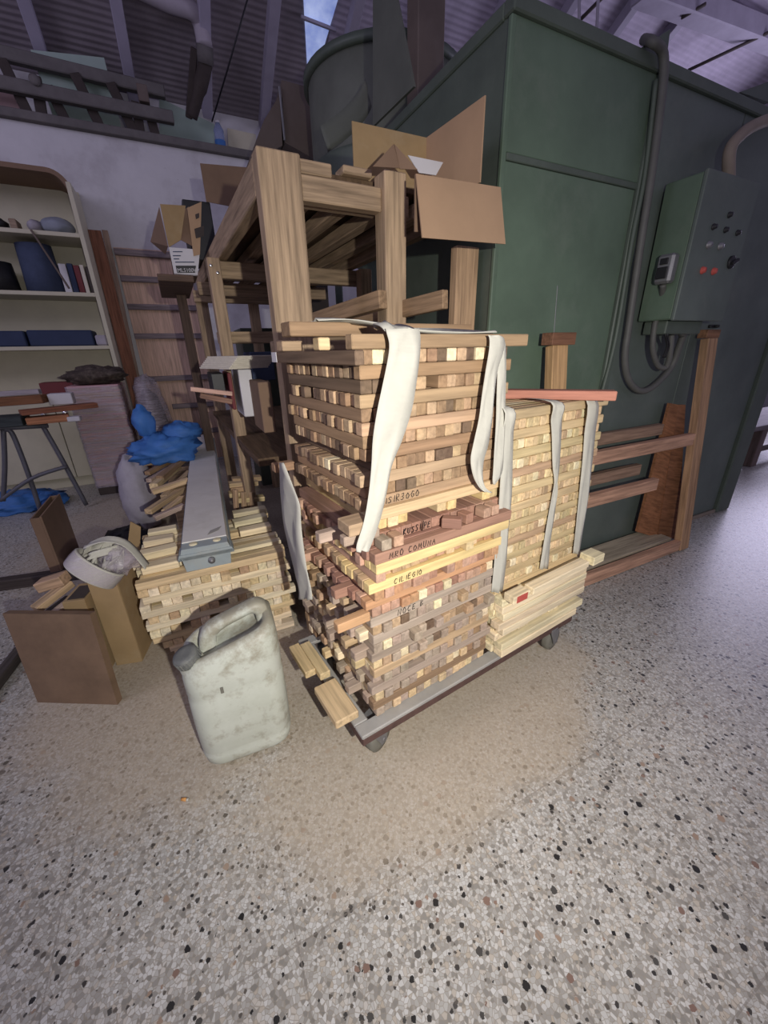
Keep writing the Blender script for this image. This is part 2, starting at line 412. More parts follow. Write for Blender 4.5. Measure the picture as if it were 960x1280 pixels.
# ------------------------------------------------------------------ wood tones
TONE = {'brown': (154, 126, 98), 'dark brown': (116, 96, 78), 'tan': (184, 156, 124), 'reddish brown': (160, 122, 104), 'pinkish': (188, 152, 128),
        'orange brown': (188, 146, 110), 'pale': (216, 190, 148), 'cream': (230, 214, 176), 'grey brown': (172, 154, 136), 'yellow': (226, 198, 142), 'straw': (206, 184, 140), 'white pine': (228, 212, 176), 'whitish': (232, 216, 184)}
def tone(name):
    c = TONE[name]; k = random.uniform(.88, 1.1); return tuple(min(1, x*k*random.uniform(.97, 1.03)) for x in lin(c))
def pick(ws):
    ks = list(ws); return random.choices(ks, [ws[k] for k in ks])[0]
exec_after = []
# ================================================================== SETTING
def plane_obj(name, pts, mat, gs=None):
    mb = MB(); mb._add(pts, [list(range(len(pts)))], gs or [p.copy() for p in pts], (1, 1, 1))
    o = mb.build(name, mat, loc=V((0, 0, 0))); return struct(o)
plane_obj('floor', [W(-5, -4), W(9, -4), W(9, 4.3), W(-5, 4.3)], 'floor')
EW = 4.3
wl_mb = MB(); wl_mb.rb(-5, 9, EW, EW+.15, 0, 2.52, .001); struct(wl_mb.build('wall_left', 'wall'))
up_mb = MB(); up_mb.rb(-5, 9, EW+.42, EW+.55, 2.52, 3.4, .001); struct(up_mb.build('wall_upper', 'wall'))
lg = MB(); lg.rb(-5, 9, EW-.05, EW+.42, 2.5205, 2.572, .004); struct(lg.build('trim_1', 'ladder'))
SL = .58
def roofz(e): return 2.97+(EW+.42-e)*SL
def roofp(s, e, dz=0): return W(s, e, roofz(e)+dz)
def roof_px(x, y, dz=0):
    n = V((0, 0, 1))+E*SL; return onplane(x, y, W(0, EW, roofz(EW)+dz), n)
rd = (W(0, 0, roofz(0))-W(0, 1, roofz(1))).normalized()   # up-slope
def roof_panel(name, s0, s1, e0, e1, mat, dz=0):
    pts = [roofp(s0, e1, dz), roofp(s1, e1, dz), roofp(s1, e0, dz), roofp(s0, e0, dz)]
    L = (pts[2]-pts[1]).length
    gs = [V((s0, 0, 0)), V((s1, 0, 0)), V((s1, L, 0)), V((s0, L, 0))]
    n = (pts[1]-pts[0]).cross(pts[2]-pts[0]).normalized(); n = n if n.z > 0 else -n
    mb = MB(); mb._add(pts+[p+n*.02 for p in pts], [[0, 1, 2, 3], [7, 6, 5, 4], [0, 1, 5, 4], [1, 2, 6, 5], [2, 3, 7, 6], [3, 0, 4, 7]], gs+gs, (1, 1, 1))
    return struct(mb.build(name, mat, loc=V((0, 0, 0))))
roof_panel('ceiling', -5, 1.6, -.6, EW+.5, 'roof'); roof_panel('ceiling_lit_tone', 1.6, 9, -.6, EW+.5, 'roof_lit_tone')
raf = [-.98, -.44, .10, .66, 1.14, 1.75, 2.35, 2.95, 3.55, 4.15, 4.75]
for k, s0 in enumerate(raf):
    mb = MB(); mb.bar(roofp(s0, EW+.4, -.05), roofp(s0, -.5, -.05), .075, .09, .004)
    struct(mb.build('trim_%d' % (k+3), 'beam' if s0 < 1 else 'purple_beam'))
mb = MB(); mb.bar(roof_px(800, -15, -.16), roof_px(1010, 65, -.16), .16, .16, .01); struct(mb.build('trim_14', 'purple_beam'))
# small daylit roof pane left of the drum
q = [roof_px(x, y, -.012) for x, y in ((379, -6), (424, -6), (404, 62), (384, 84))]
mb = MB(); mb.poly(q, V((0, 0, 1)), .01); struct(mb.build('window_1', 'skylight'))
mb = MB(); mb.bar(roof_px(376, 21, -.03), roof_px(420, 38, -.03), .02, .02); struct(mb.build('trim_2', 'purple_beam'))
# far right: dark wall section well behind the booth
mb = MB(); mb.rb(8.2, 8.35, -4, EW, 0, 3.5, .001); struct(mb.build('wall_right', 'wall'))

# ================================================================== TROLLEY
ZT = .14
tro = thing('trolley', U(.42, .25, 0), 'low grey steel platform trolley on castors carrying the two strapped lumber stacks', 'trolley')
def ubox(mb, u0, u1, v0, v1, z0, z1, ch=.002, col=(1, 1, 1)):
    return mb.box(U((u0+u1)/2, (v0+v1)/2, (z0+z1)/2), (A, B, Z), ((u1-u0)/2, (v1-v0)/2, (z1-z0)/2), ch, col)
mb = MB(); ubox(mb, 0, .845, 0, .038, ZT-.012, ZT, .003); ubox(mb, 0, .845, .378, .415, ZT-.012, ZT, .003)
ubox(mb, 0, .038, .0381, .3779, ZT-.012, ZT, .003); ubox(mb, .807, .845, .0381, .3779, ZT-.012, ZT, .003); ubox(mb, .40, .438, .0381, .3779, ZT-.012, ZT, .003)
mb.build('frame_top', 'dusty_steel', tro)
mb = MB(); ubox(mb, .001, .844, .0, .004, ZT-.032, ZT-.0121); ubox(mb, .001, .844, .411, .414, ZT-.032, ZT-.0121); ubox(mb, .0, .004, .005, .410, ZT-.032, ZT-.0121); ubox(mb, .84, .844, .005, .410, ZT-.032, ZT-.0121)
mb.build('frame_edge', 'rust', tro)
for u, v, ang in ((.055, .045, .35), (.765, .03, .1), (.075, .36, 1.2), (.76, .35, .9)):
    mb = MB(); d = (A*math.cos(ang)+B*math.sin(ang)); ax = Z.cross(d); c = U(u, v, .042)+d*.02
    mb.lathe(c-ax*.014, ax, [(0, 0), (.022, 0), (.04, .002), (.042, .007), (.042, .021), (.04, .026), (.022, .028), (0, .028)], 24)
    w = mb.build('castor_wheel', 'rubber', tro)
    mb = MB()
    for sg in (-1, 1):
        o = ax*(sg*.019); mb.poly([c+o-d*.01-Z*.012, c+o+d*.012-Z*.012, U(u, v, ZT-.03)+o+d*.03, U(u, v, ZT-.03)+o-d*.03], ax, .0025*sg)
    mb.box(U(u, v, ZT-.026), (d, ax, Z), (.036, .03, .0035), .001); mb.tube([c-ax*.022, c+ax*.022], .007, 10)
    mb.build('castor_fork', 'steel', tro)

# ================================================================== LUMBER
def vis(faces):
    t = 0
    for c, n, a in faces:
        d = CAM-c; t += a*max(0, n.dot(d.normalized()))/d.length_squared
    return t
def emit(sticks, maxn, name, group, stuff_name, stuff_label):
    sticks.sort(key=lambda k: -k['vis']); out = []
    for k in sticks[:maxn]:
        mb = MB(); mb.box(k['c'], k['ax'], k['half'], k.get('ch', .0018), k['col'])
        o = mb.build(name, 'wood', loc=k['c']); tag(o, k['label'], 'wooden batten', group); k['obj'] = o
    rest = sticks[maxn:]
    if rest:
        mb = MB()
        for k in rest: mb.box(k['c'], k['ax'], k['half'], k.get('ch', .0018), k['col'])
        tag(mb.build(stuff_name, 'wood'), stuff_label, 'wooden battens', None, 'stuff')
def stack(P, AX, BX, layers, u0, u1, v0, v1, ztop, where, wcell=.0255, gap=.0012):
    """crossed layers listed from the top: dict(k='E' lengthwise | 'R' ends to the front, tones, miss, h, ...)"""
    out = []; z = ztop
    for li, L in enumerate(layers):
        h = L.get('h', .0246); zc = z-h/2; z -= h; w = L.get('w', wcell); hh = h/2-.0004
        lw = ordw(li+1)
        a0, a1, b0, b1 = u0+L.get('du', 0), u1+L.get('du1', 0), v0+L.get('dv', 0), v1
        if L['k'] == 'E':
            n = int((b1-b0)/w)
            for i in range(n):
                if i > 0 and random.random() < L.get('miss', 0): continue
                t = L['front'] if (i == 0 and 'front' in L) else pick(L['tones'])
                x0 = a0+random.uniform(-.006, .006)*(L.get('jit', 1)); x1 = a1+random.uniform(-.008, .008)
                if i and random.random() < L.get('out', 0): x0 -= random.uniform(.008, .034)
                vv = b0+(i+.5)*w; c = P(( x0+x1)/2, vv, zc); half = ((x1-x0)/2, w/2-gap/2, hh)
                fc = [(P(x0, vv, zc), -AX, w*h)]
                if i == 0: fc.append((c, -BX, (x1-x0)*h)); lab = t+' batten lying lengthwise at the front of the '+lw+' layer down, '+where
                else: lab = t+' batten, '+ordw(i+1)+' from the front in the '+lw+' layer down, '+where
                out.append(dict(c=c, ax=(AX, BX, Z), half=half, col=tone(t), label=lab, vis=vis(fc), layer=li, i=i, k='E', ch=L.get('ch', .0018)))
        else:
            n = int((a1-a0)/w); j = 0
            for i in range(n):
                if 'only' in L and i not in L['only']: continue
                if random.random() < L.get('miss', 0): continue
                t = pick(L['tones']); y0 = b0+random.uniform(-.004, .004)*L.get('jit', 1)
                if random.random() < L.get('out', 0): y0 -= random.uniform(.006, .018)
                if random.random() < L.get('in', 0): y0 += random.uniform(.012, .04)
                y1 = b1+random.uniform(-.02, .01)
                if 'len' in L: y1 = y0+L['len']
                uu = a0+(i+.5)*w; c = P(uu, (y0+y1)/2, zc); half = ((y1-y0)/2, w/2-gap/2, hh); j += 1
                fc = [(P(uu, y0, zc), -BX, w*h)]
                if i == 0: fc.append((c, -AX, (y1-y0)*h*.5))
                lab = t+' batten end, '+ordw(i+1)+' from the left in the '+lw+' layer down, '+where
                out.append(dict(c=c, ax=(BX, AX, Z), half=half, col=tone(t), label=lab, vis=vis(fc), layer=li, i=i, k='R', ch=L.get('ch', .0018)))
    return out
OAK = {'brown': 5, 'tan': 4, 'dark brown': 1.5}
OAKP = {'brown': 5, 'tan': 3, 'dark brown': 2, 'cream': 1}
MIXP = {'pinkish': 4, 'tan': 2, 'pale': 2, 'orange brown': 1}
ROSE = {'reddish brown': 5, 'pinkish': 2}
ORA = {'pinkish': 4, 'orange brown': 2.5, 'tan': 1, 'reddish brown': .8, 'cream': .4}
GRB = {'grey brown': 5.5, 'tan': 1.6, 'brown': .8, 'pale': 1.0, 'cream': .8, 'dark brown': .5}
PAL = {'pale': 4, 'straw': 3, 'cream': 1.2, 'tan': .5}
Ls = [
 dict(k='E', tones=OAK, front='brown', miss=1.1, dv=.03, du=-.012, du1=.05),
 dict(k='R', tones=OAKP, front='dark brown'),
 dict(k='E', tones=OAK, front='brown'),
 dict(k='R', tones=OAK, miss=.12),
 dict(k='E', tones=OAK, front='tan', miss=.1),
 dict(k='R', tones=OAK, miss=.05),
 dict(k='E', tones=OAK, front='tan', miss=.15, dv=-.004),
 dict(k='R', tones=OAK, miss=.05),
 dict(k='E', tones=OAKP, front='brown'),
 dict(k='R', tones=OAK, miss=.05),
 dict(k='E', tones=OAKP, front='tan', du=-.005),
 dict(k='R', tones={'brown': 3, 'dark brown': 2, 'tan': 2, 'grey brown': 1}),
 dict(k='E', tones=OAK, front='tan', du=-.012),
 dict(k='E', tones={'pale': 3, 'tan': 2}, front='pale', miss=.5, du=.02, dv=.026),
 dict(k='R', tones={'pale': 4, 'yellow': 1}, only=(1, 2, 3, 7, 8, 12, 13), w=.028, dv=.034),
 dict(k='R', tones=ROSE, dv=.022, w=.028, jit=.3),
 dict(k='E', tones=ROSE, front='reddish brown', du=-.012, jit=1.6, dv=-.014),
 dict(k='E', tones={'yellow': 3, 'pinkish': 1}, front='yellow', du=-.008, miss=.1, dv=-.012),
 dict(k='R', tones=MIXP, dv=.012, out=.15),
 dict(k='E', tones={'yellow': 2, 'tan': 2}, front='yellow', du=-.012),
 dict(k='R', tones=ORA, dv=.004, **{'in': .15}),
 dict(k='E', tones=ROSE, front='orange brown', du=-.02, out=.2),
 dict(k='R', tones=ORA, dv=-.002, jit=1),
 dict(k='E', tones=GRB, front='grey brown', du=-.004, out=.65),
 dict(k='R', tones=GRB, out=.25, dv=0),
 dict(k='E', tones=GRB, front='grey brown', du=-.004, out=.65),
 dict(k='R', tones=GRB, out=.3, dv=-.004),
 dict(k='E', tones=GRB, front='grey brown', du=-.004, out=.65),
 dict(k='R', tones=GRB, out=.2),
 dict(k='E', tones=GRB, front='tan', du=-.004, out=.7),
 dict(k='R', tones=GRB, **{'in': .15}),
 dict(k='E', tones=GRB, front='grey brown', du=-.004, out=.7),
 dict(k='R', tones=GRB),
 dict(k='E', tones=GRB, front='brown', du=-.003, out=.6),
 dict(k='R', tones={'pale': 3, 'grey brown': 2, 'cream': 1}),
]
ZTOP = 1.026
hgt = (ZTOP-ZT-.001)/len(Ls)
for l in Ls: l['h'] = hgt
for l in Ls[21:]: l['dv'] = l.get('dv', 0)+.016
for l in Ls[1:13]: l['dv'] = l.get('dv', 0)+.034; l['du'] = l.get('du', 0)+.004
st1 = stack(U, A, B, Ls, .058, .45, .012, .425, ZTOP, 'tall stack')
for k_ in st1:
    if k_['layer'] == 15 and k_['i'] == 3: k_['vis'] += 9
emit(st1, 300, 'hardwood_batten', 'hardwood battens in the tall strapped stack', 'stacked_battens', 'remaining brown batten ends deep in the left face of the tall stack')
# loose pieces and handwriting
GL = {'I': [[(0.3, 0), (.3, 1)]], 'S': [[(.8, .9), (.4, 1), (.1, .8), (.6, .45), (.7, .15), (.3, 0), (0, .1)]], 'R': [[(.1, 0), (.1, 1), (.7, .9), (.65, .6), (.1, .5), (.75, 0)]],
      'O': [[(.4, 1), (.05, .6), (.2, .05), (.6, 0), (.8, .5), (.4, 1)]], 'G': [[(.8, .85), (.4, 1), (.05, .5), (.4, 0), (.8, .2), (.75, .5), (.5, .45)]], 'K': [[(.1, 0), (.1, 1)], [(.7, 1), (.1, .45), (.8, 0)]],
      'U': [[(.1, 1), (.1, .2), (.4, 0), (.7, .2), (.75, 1)]], '|': [[(.3, -.3), (.35, 1.5)]], 'P': [[(.1, 0), (.1, 1), (.7, .95), (.7, .55), (.1, .45)]], 'E': [[(.7, 1), (.1, .95), (.1, 0), (.75, .05)], [(.1, .5), (.6, .55)]],
      'M': [[(0, 0), (.15, 1), (.4, .3), (.7, 1), (.85, 0)]], 'C': [[(.75, .9), (.3, 1), (.05, .5), (.3, 0), (.8, .1)]], 'N': [[(.05, 0), (.1, 1), (.7, 0), (.75, 1)]], 'A': [[(0, 0), (.4, 1), (.75, 0)], [(.15, .4), (.65, .42)]],
      'L': [[(.1, 1), (.1, 0), (.75, .05)]], 'B': [[(.1, 0), (.1, 1), (.65, .85), (.1, .5), (.75, .25), (.1, 0)]], '3': [[(.1, .9), (.6, 1), (.6, .65), (.25, .5), (.7, .3), (.4, 0), (0, .1)]]}
def scrawl(parent, word, u, z, v, h, wd, slant=.18):
    mb = MB(); x = u
    for ch in word:
        if ch == ' ': x += wd*.7; continue
        for st in GL[ch]:
            k = random.uniform(.85, 1.15)
            pts = [U(x+(px+py*slant)*wd*.8, v, z+py*h*k) for px, py in st]
            mb.tube(pts, .0009, 5)
        x += wd*(.55 if ch in 'I|' else 1)
    mb.build('handwriting', 'ink', parent)
def front_of(li, k='E', i=0):
    for s in st1:
        if s['layer'] == li and s['i'] == i and s['k'] == k and 'obj' in s: return s
def write(li, word, u, h, wd):
    s = front_of(li)
    if not s: return
    o = s['obj']; v = (s['c']-C0).dot(B)-s['half'][1]-.0004
    scrawl(o, word, u, s['c'].z-h*.5, v, h, wd); o['label'] = 'batten with the handwritten word '+word.replace('|', ' ')+' in black, '+ordw(li+1)+' layer down, tall stack'
write(12, 'ISIR3OGO', .108, .014, .013); write(16, 'MRO COMUNA', .085, .013, .013); write(19, 'CILIEGIO', .105, .013, .012); write(23, 'NOCE B', .125, .015, .014)
s0 = front_of(15, 'R', 3)
if s0:
    v = (s0['c']-C0).dot(B)-s0['half'][0]-.0032; scrawl(s0['obj'], 'KUSSI|PE', (s0['c']-C0).dot(A)-.012, s0['c'].z-.007, v, .014, .011)
    s0['obj']['label'] = 'reddish brown batten end where the word KUSSI PE begins, sixteenth layer down, tall stack'
def stick(name, P0, P1, w, h, t, label, cat='wooden batten', group=None, mat='wood', ch=.002, up=Z):
    mb = MB(); mb.bar(P0, P1, w, h, ch, tone(t) if t in TONE else lin(t), up); o = mb.build(name, mat, loc=(P0+P1)/2); return tag(o, label, cat, group)
zl = lambda li: ZTOP-hgt*(li+.5)
# short loose pieces lying on the red layer, in front of the KUSSI row
for n, (u, a, t, nm) in enumerate(((.082, 0, 'grey brown', 'leftmost'), (.112, .05, 'pinkish', 'second from left'), (.268, -.75, 'reddish brown', 'slanted'), (.312, -.1, 'reddish brown', 'middle'), (.37, -.05, 'pinkish', 'second from right'), (.398, 0, 'pinkish', 'rightmost'))):
    d = (B*math.cos(a)+A*math.sin(a)); q = U(u, .0, zl(15)); Ld = .031
    if n == 2: q = U(u+.012, -.006, zl(15)); Ld = .045
    stick('loose_batten', q, q+d*Ld, .024, hgt-.001, t, 'short '+t+' offcut in front of the KUSSI row, '+nm+' of six, tall stack', 'wooden offcut', 'loose pieces before the KUSSI row')
# stubs sticking out at the left under the long strap
zz = zl(13)
stick('batten_stub', U(.0, .028, zz), U(.052, .028, zz), .05, hgt-.001, 'tan', 'short tan double stub poking out left of the tall stack above the gap', 'wooden batten')
stick('batten_stub', U(-.004, .03, zl(14)-.003), U(.078, .03, zl(14)-.003), .02, hgt-.004, 'grey brown', 'dusty brown stub poking out left in the gap under the long strap', 'wooden batten')
stick('batten_stub', U(-.02, .115, zl(15)), U(.053, .115, zl(15)), .022, hgt-.002, 'grey brown', 'grey stub poking out left beside the foot of the long white strap', 'wooden batten')
stick('batten_stub', U(.0, .435, zl(12)), U(.057, .435, zl(12)), .028, hgt-.002, 'brown', 'brown stub poking out far left over the hanging strap of the tall stack', 'wooden batten')
stick('batten_stub', U(-.03, .035, zl(22)), U(.05, .035, zl(22)), .022, hgt-.002, 'orange brown', 'orange brown stub poking out left low on the tall stack', 'wooden batten')
# boards and blocks on the very top
zz = ZTOP+.0006; z0_ = ZTOP-hgt
stick('top_board', U(-.005, .215, zz+.0135), U(.47, .215, zz+.0135), .05, .026, 'brown', 'grey brown board on top of the tall stack, at the back, under the strap', 'board')
stick('top_block', U(.035, .375, z0_+.0125), U(.085, .375, z0_+.0125), .04, .0235, 'tan', 'short tan block on the back left corner on top of the tall stack', 'wooden block')
stick('top_block', U(.05, .20, z0_+.0125), U(.075, .20, z0_+.0125), .03, .0235, 'pale', 'small pale block below the back top board of the tall stack', 'wooden block')
stick('top_block', U(.40, .22, z0_+.0125), U(.43, .22, z0_+.0125), .03, .0235, 'brown', 'small brown block under the right end of the back top board', 'wooden block')
# dark runner with a white taped end along the left side of the top layer
o = stick('edge_batten', U(.048, .02, zl(1)), U(.048, .45, zl(1)), .018, hgt-.001, 'dark brown', 'dark batten with white taped end along the left top edge of the tall stack')
mb = MB(); mb.box(U(.0385, .432, zl(1)), (A, B, Z), (.001, .017, .0115), .0003); lb = mb.build('white_tape', 'white', o); lb['label'] = 'white tape end'
# wide boards under the stack, over the trolley edge
stick('flat_board', U(-.011, .185, .153), U(-.011, .052, .153), .064, .024, 'pale', 'wide pale board lying flat on the trolley corner, front one', 'board', None, ch=.003)
stick('flat_board', U(-.027, .375, .153), U(-.027, .245, .153), .031, .023, 'pale', 'narrow pale board on the trolley edge, outer one of two at the back', 'board')
stick('flat_board', U(.005, .365, .153), U(.005, .215, .153), .031, .023, 'straw', 'narrow straw coloured board on the trolley edge, inner one of two at the back', 'board')

# ---------------- second, pale stack
L2 = []
for k in range(21):
    L2.append(dict(k='E' if k % 2 == 0 else 'R', tones=PAL, front=random.choice(['straw', 'straw', 'tan', 'pale']), dv=random.uniform(-.003, .003), jit=.7, ch=.0025))
for k in range(8):
    L2.append(dict(k='R' if k == 5 else 'E', tones={'white pine': 5, 'cream': 1}, front='white pine', dv=-.03-.002*k if k != 5 else -.02, du=random.uniform(-.012, .004), du1=.03-.005*k+random.uniform(-.012, .012), w=.034 if k != 5 else .05, ch=.002))
h2 = (.862-ZT-.001)/len(L2)
for l in L2: l['h'] = h2
st2 = stack(U, A, B, L2, .473, .868, .035, .40, .862, 'pale strapped stack')
emit(st2, 300, 'pale_batten', 'pale battens in the second strapped stack', 'stacked_pale_battens', 'remaining pale battens inside the pale strapped stack')
z2 = .862-h2*21
o = stick('pine_block', U(.475, -.008, z2+.013), U(.545, -.008, z2+.013), .036, .024, 'white pine', 'short pine block with a red painted end in front of the pale stack', 'wooden block')
mb = MB(); mb.box(U(.51, -.0265, z2+.013), (A, B, Z), (.022, .0008, .0105), .0003); rp = mb.build('red_mark', 'red', o); rp['label'] = 'red painted patch'
stick('pine_block', U(.85, -.006, z2+.0155), U(.91, -.006, z2+.0155), .05, .03, 'white pine', 'square cut pine block at the right front corner of the pale stack', 'wooden block')
stick('pine_board', U(.56, -.008, z2+.011), U(.835, -.008, z2+.011), .034, .021, 'white pine', 'long pine board in front of the pale stack on the projecting layers', 'board')
pz = .864
q0 = atz(769, 494, pz+.012); q1 = atz(628, 492, pz+.012); dq = (q1-q0).normalized()
stick('red_plank', q0, q0+dq*.42, .05, .024, (186, 128, 108), 'pinkish red plank lying askew on top of the pale strapped stack', 'plank')

# ---------------- webbing straps
def px_ribbon(rows, f, zoom, off, n, name, label, dn=0.0):
    R = []
    for i, (y, xl, xr) in enumerate(rows):
        k = i/(len(rows)-1); R.append((f(xl/zoom+off[0], y/zoom+off[1])+n*(dn*k), f(xr/zoom+off[0], y/zoom+off[1])+n*(dn*k)))
    return R
def strap(R, n, label, name='strap', group=None):
    mb = MB(); mb.ribbon(R, n, .0016); return tag(mb.build(name, 'strap'), label, 'strap', group)
f1 = lambda x, y: RF(x, y, .026)
rows = [(92, 455, 578), (110, 456, 580), (150, 462, 578), (200, 455, 572), (300, 432, 556), (400, 408, 535), (500, 390, 500), (600, 382, 457), (700, 370, 435), (800, 350, 408), (880, 322, 376), (906, 318, 362)]
R1 = px_ribbon(rows, f1, 3, (330, 380), -B, '', '', .030)
top = [(U(.13, .24, 1.0290), U(.19, .235, 1.0290)), (U(.085, .10, 1.0290), U(.16, .10, 1.0290))]
strap(R1, -B, 'long white webbing strap hanging down the front of the tall stack')
mb = MB(); mb.ribbon([(U(.055, .19, 1.0545), U(.05, .235, 1.0545)), (U(.13, .17, 1.0555), U(.12, .215, 1.0545)), (U(.21, .09, 1.0350), U(.24, .125, 1.0360)), (U(.33, .07, 1.0290), U(.335, .12, 1.0290)), (U(.40, .045, 1.0285), U(.42, .085, 1.0285))], Z, .0016)
tag(mb.build('strap', 'strap'), 'white webbing strap lying flat across the top of the tall stack', 'strap')
mb = MB(); mb.ribbon([(U(.12, .09, 1.0380), U(.155, .085, 1.0380)), (U(.11, .075, 1.0420), U(.16, .07, 1.0420)), (U(.105, .045, 1.0370), U(.17, .045, 1.0370)), (U(.105, .03, 1.0290), U(.175, .03, 1.0290))], Z, .002)
tag(mb.build('strap_knot', 'strap'), 'folded white knot of webbing on the top front edge of the tall stack', 'strap')
f2 = lambda x, y: RF(x, y, .028)
strap(px_ribbon([(117, 838, 880), (130, 842, 896), (170, 838, 893), (250, 822, 866), (340, 806, 852), (430, 792, 842), (520, 770, 826), (580, 757, 806), (640, 765, 800), (680, 785, 808), (698, 806, 832)], f2, 3, (330, 380), -B, '', '', .02), -B, 'shorter white webbing strap with a curled end at the right front of the tall stack')
f3 = lambda x, y: RF(x, y, .033)
strap(px_ribbon([(128, 868, 897), (160, 872, 903), (250, 871, 903), (350, 866, 899), (450, 862, 896), (550, 855, 890), (620, 850, 884), (655, 846, 868), (672, 846, 852)], f3, 3, (330, 380), -B, '', '', .01), -B, 'narrow white strap tail with a pointed end between the two stacks')
fl = lambda x, y: LF(x, y, -.008)
Lr = [(540+230/6, 330+118/6, 330+150/6), (540+330/6, 330+122/6, 330+190/6), (540+430/6, 330+125/6, 330+228/6), (540+550/6, 330+135/6, 330+270/6), (540+700/6, 330+152/6, 330+280/6), (540+850/6, 330+185/6, 330+297/6), (540+1000/6, 330+222/6, 330+318/6), (700+100/5.33, 350+105/5.33, 350+188/5.33), (700+200/5.33, 350+128/5.33, 350+210/5.33), (700+262/5.33, 350+128/5.33, 350+217/5.33)]
strap([(fl(a, y), fl(b, y)) for y, a, b in Lr], -A, 'white webbing strap hanging down the left side of the tall stack')
g0 = lambda x, y: RF(x, y, .026); g1 = lambda x, y: RF(x, y, .026)
def strap2(rows, label, zo=4.92, off=(590, 460)):
    R = [(RF(a/zo+off[0], y/zo+off[1], .027), RF(b/zo+off[0], y/zo+off[1], .027)) for y, a, b in rows]
    topl, topr = R[0]; R.insert(0, (topl+B*.09+Z*.006, topr+B*.09+Z*.006)); R[1] = (topl-B*.002+Z*.003, topr-B*.002+Z*.003)
    strap(R, -B, label, 'strap', 'webbing on the pale stack')
strap2([(258, 185, 250), (400, 186, 252), (600, 177, 247), (800, 166, 241), (1000, 150, 222), (1180, 137, 210), (1378, 118, 186)], 'leftmost white webbing strap down the front of the pale stack')
strap2([(218, 478, 549), (320, 484, 550), (420, 490, 546), (600, 494, 536), (700, 504, 524), (780, 492, 520), (900, 470, 506), (1050, 444, 482), (1235, 414, 466)], 'middle white webbing strap, twisted, down the front of the pale stack')
strap2([(196, 693, 760), (400, 690, 756), (600, 675, 735), (800, 655, 713), (1000, 636, 680), (1140, 620, 657)], 'rightmost white webbing strap down the front of the pale stack')
# ================================================================== JERRYCAN
jw = V((math.sin(math.radians(68)), math.cos(math.radians(68)), 0)); jd = V((-jw.y, jw.x, 0)); JO = V((-.470, .668, 0))
def J(w, d, z): return JO+jw*w+jd*d+Z*z
jc = thing('jerrycan', J(.115, .09, 0), 'dusty white plastic jerrycan with grey screw cap standing on the floor', 'jerrycan')
def rrect(cx, cy, hx, hy, r, n=6):
    pts = []
    for (sx, sy, a0) in ((1, 1, 0), (-1, 1, 90), (-1, -1, 180), (1, -1, 270)):
        for k in range(n+1):
            t = math.radians(a0+90*k/n); pts.append((cx+sx*(hx-r)+r*math.cos(t), cy+sy*(hy-r)+r*math.sin(t)))
    return pts
mb = MB()
secs = []   # (z, half width, half depth, corner radius, tilt of top, depth centre)
WJ, DJ = .114, .088
prof = [(0, .078, .058, .035, 0), (.006, .098, .074, .04, 0), (.022, .110, .085, .045, 0), (.05, WJ, DJ, .047, 0), (.058, WJ-.0025, DJ-.0025, .046, 0), (.066, WJ, DJ, .047, 0), (.15, WJ+.001, DJ+.001, .047, 0), (.232, WJ, DJ, .047, .25), (.24, WJ-.002, DJ-.002, .046, .25), (.248, WJ, DJ, .047, .3),
        (.298, WJ, DJ-.001, .047, .7), (.322, WJ-.004, DJ-.005, .046, 1), (.334, WJ-.012, DJ-.016, .044, 1), (.337, WJ-.020, DJ-.026, .040, 1), (.333, WJ-.027, DJ-.034, .036, 1), (.312, WJ-.031, DJ-.038, .034, 1), (.306, WJ-.04, DJ-.046, .03, 1), (.3055, .02, .012, .01, 1)]
rows = []
for z, hx, hy, r, tl in prof:
    ring = rrect(.115, .09, hx, hy, r); rows.append([J(x, y, z+tl*(.062*max(0, (x-.02)/.2))) for x, y in ring])
vs = [p for rw in rows for p in rw]; n = len(rows[0]); fs = []
for i in range(len(rows)-1):
    for k in range(n): fs.append([i*n+k, i*n+(k+1) % n, (i+1)*n+(k+1) % n, (i+1)*n+k])
fs.append(list(range(n))[::-1]); fs.append([(len(rows)-1)*n+k for k in range(n)])
mb._add(vs, fs, [V(((p-JO).dot(jw), (p-JO).dot(jd), p.z)) for p in vs], (1, 1, 1), True); mb.build('body', 'jerry', jc)
# the handle arch: a thick wall with rounded outline and a slot through it
def jg(mb): mb.g = [V(((p-JO).dot(jw), (p-JO).dot(jd), p.z)) for p in mb.v]; return mb
outl = smooth_pts([V((.040, 0, .29)), V((.046, 0, .345)), V((.066, 0, .378)), V((.105, 0, .395)), V((.150, 0, .409)), V((.186, 0, .420)), V((.208, 0, .413)), V((.218, 0, .395)), V((.220, 0, .34))], 5)
inn = smooth_pts([V((.084, 0, .29)), V((.085, 0, .338)), V((.094, 0, .357)), V((.118, 0, .372)), V((.150, 0, .383)), V((.174, 0, .391)), V((.184, 0, .385)), V((.186, 0, .374)), V((.186, 0, .34))], 5)
mb = MB(); d0, d1, rr = .084, .130, .012; vs = []; K = len(outl); m = 12
for o_, i_ in zip(outl, inn):
    c = (o_+i_)/2; hv = (o_-i_)/2; hl = hv.length; hv = hv.normalized()
    for x, y in rrect(0, 0, hl, (d1-d0)/2, min(rr, hl*.9), 2): vs.append(J(c.x+hv.x*x, (d0+d1)/2+y, c.z+hv.z*x))
m = len(vs)//K; fs = [[i*m+k, i*m+(k+1) % m, (i+1)*m+(k+1) % m, (i+1)*m+k] for i in range(K-1) for k in range(m)]+[list(range(m))[::-1], [(K-1)*m+k for k in range(m)]]
mb._add(vs, fs, vs, (1, 1, 1), True); jg(mb).build('handle', 'jerry', jc)
ca = (Z+jw*-.30-jd*.16).normalized(); cc = J(.026, .052, .328)
mb = MB(); mb.lathe(cc, ca, [(.034, -.03), (.03, -.005), (.027, .006)], 28); jg(mb).build('neck', 'jerry', jc)
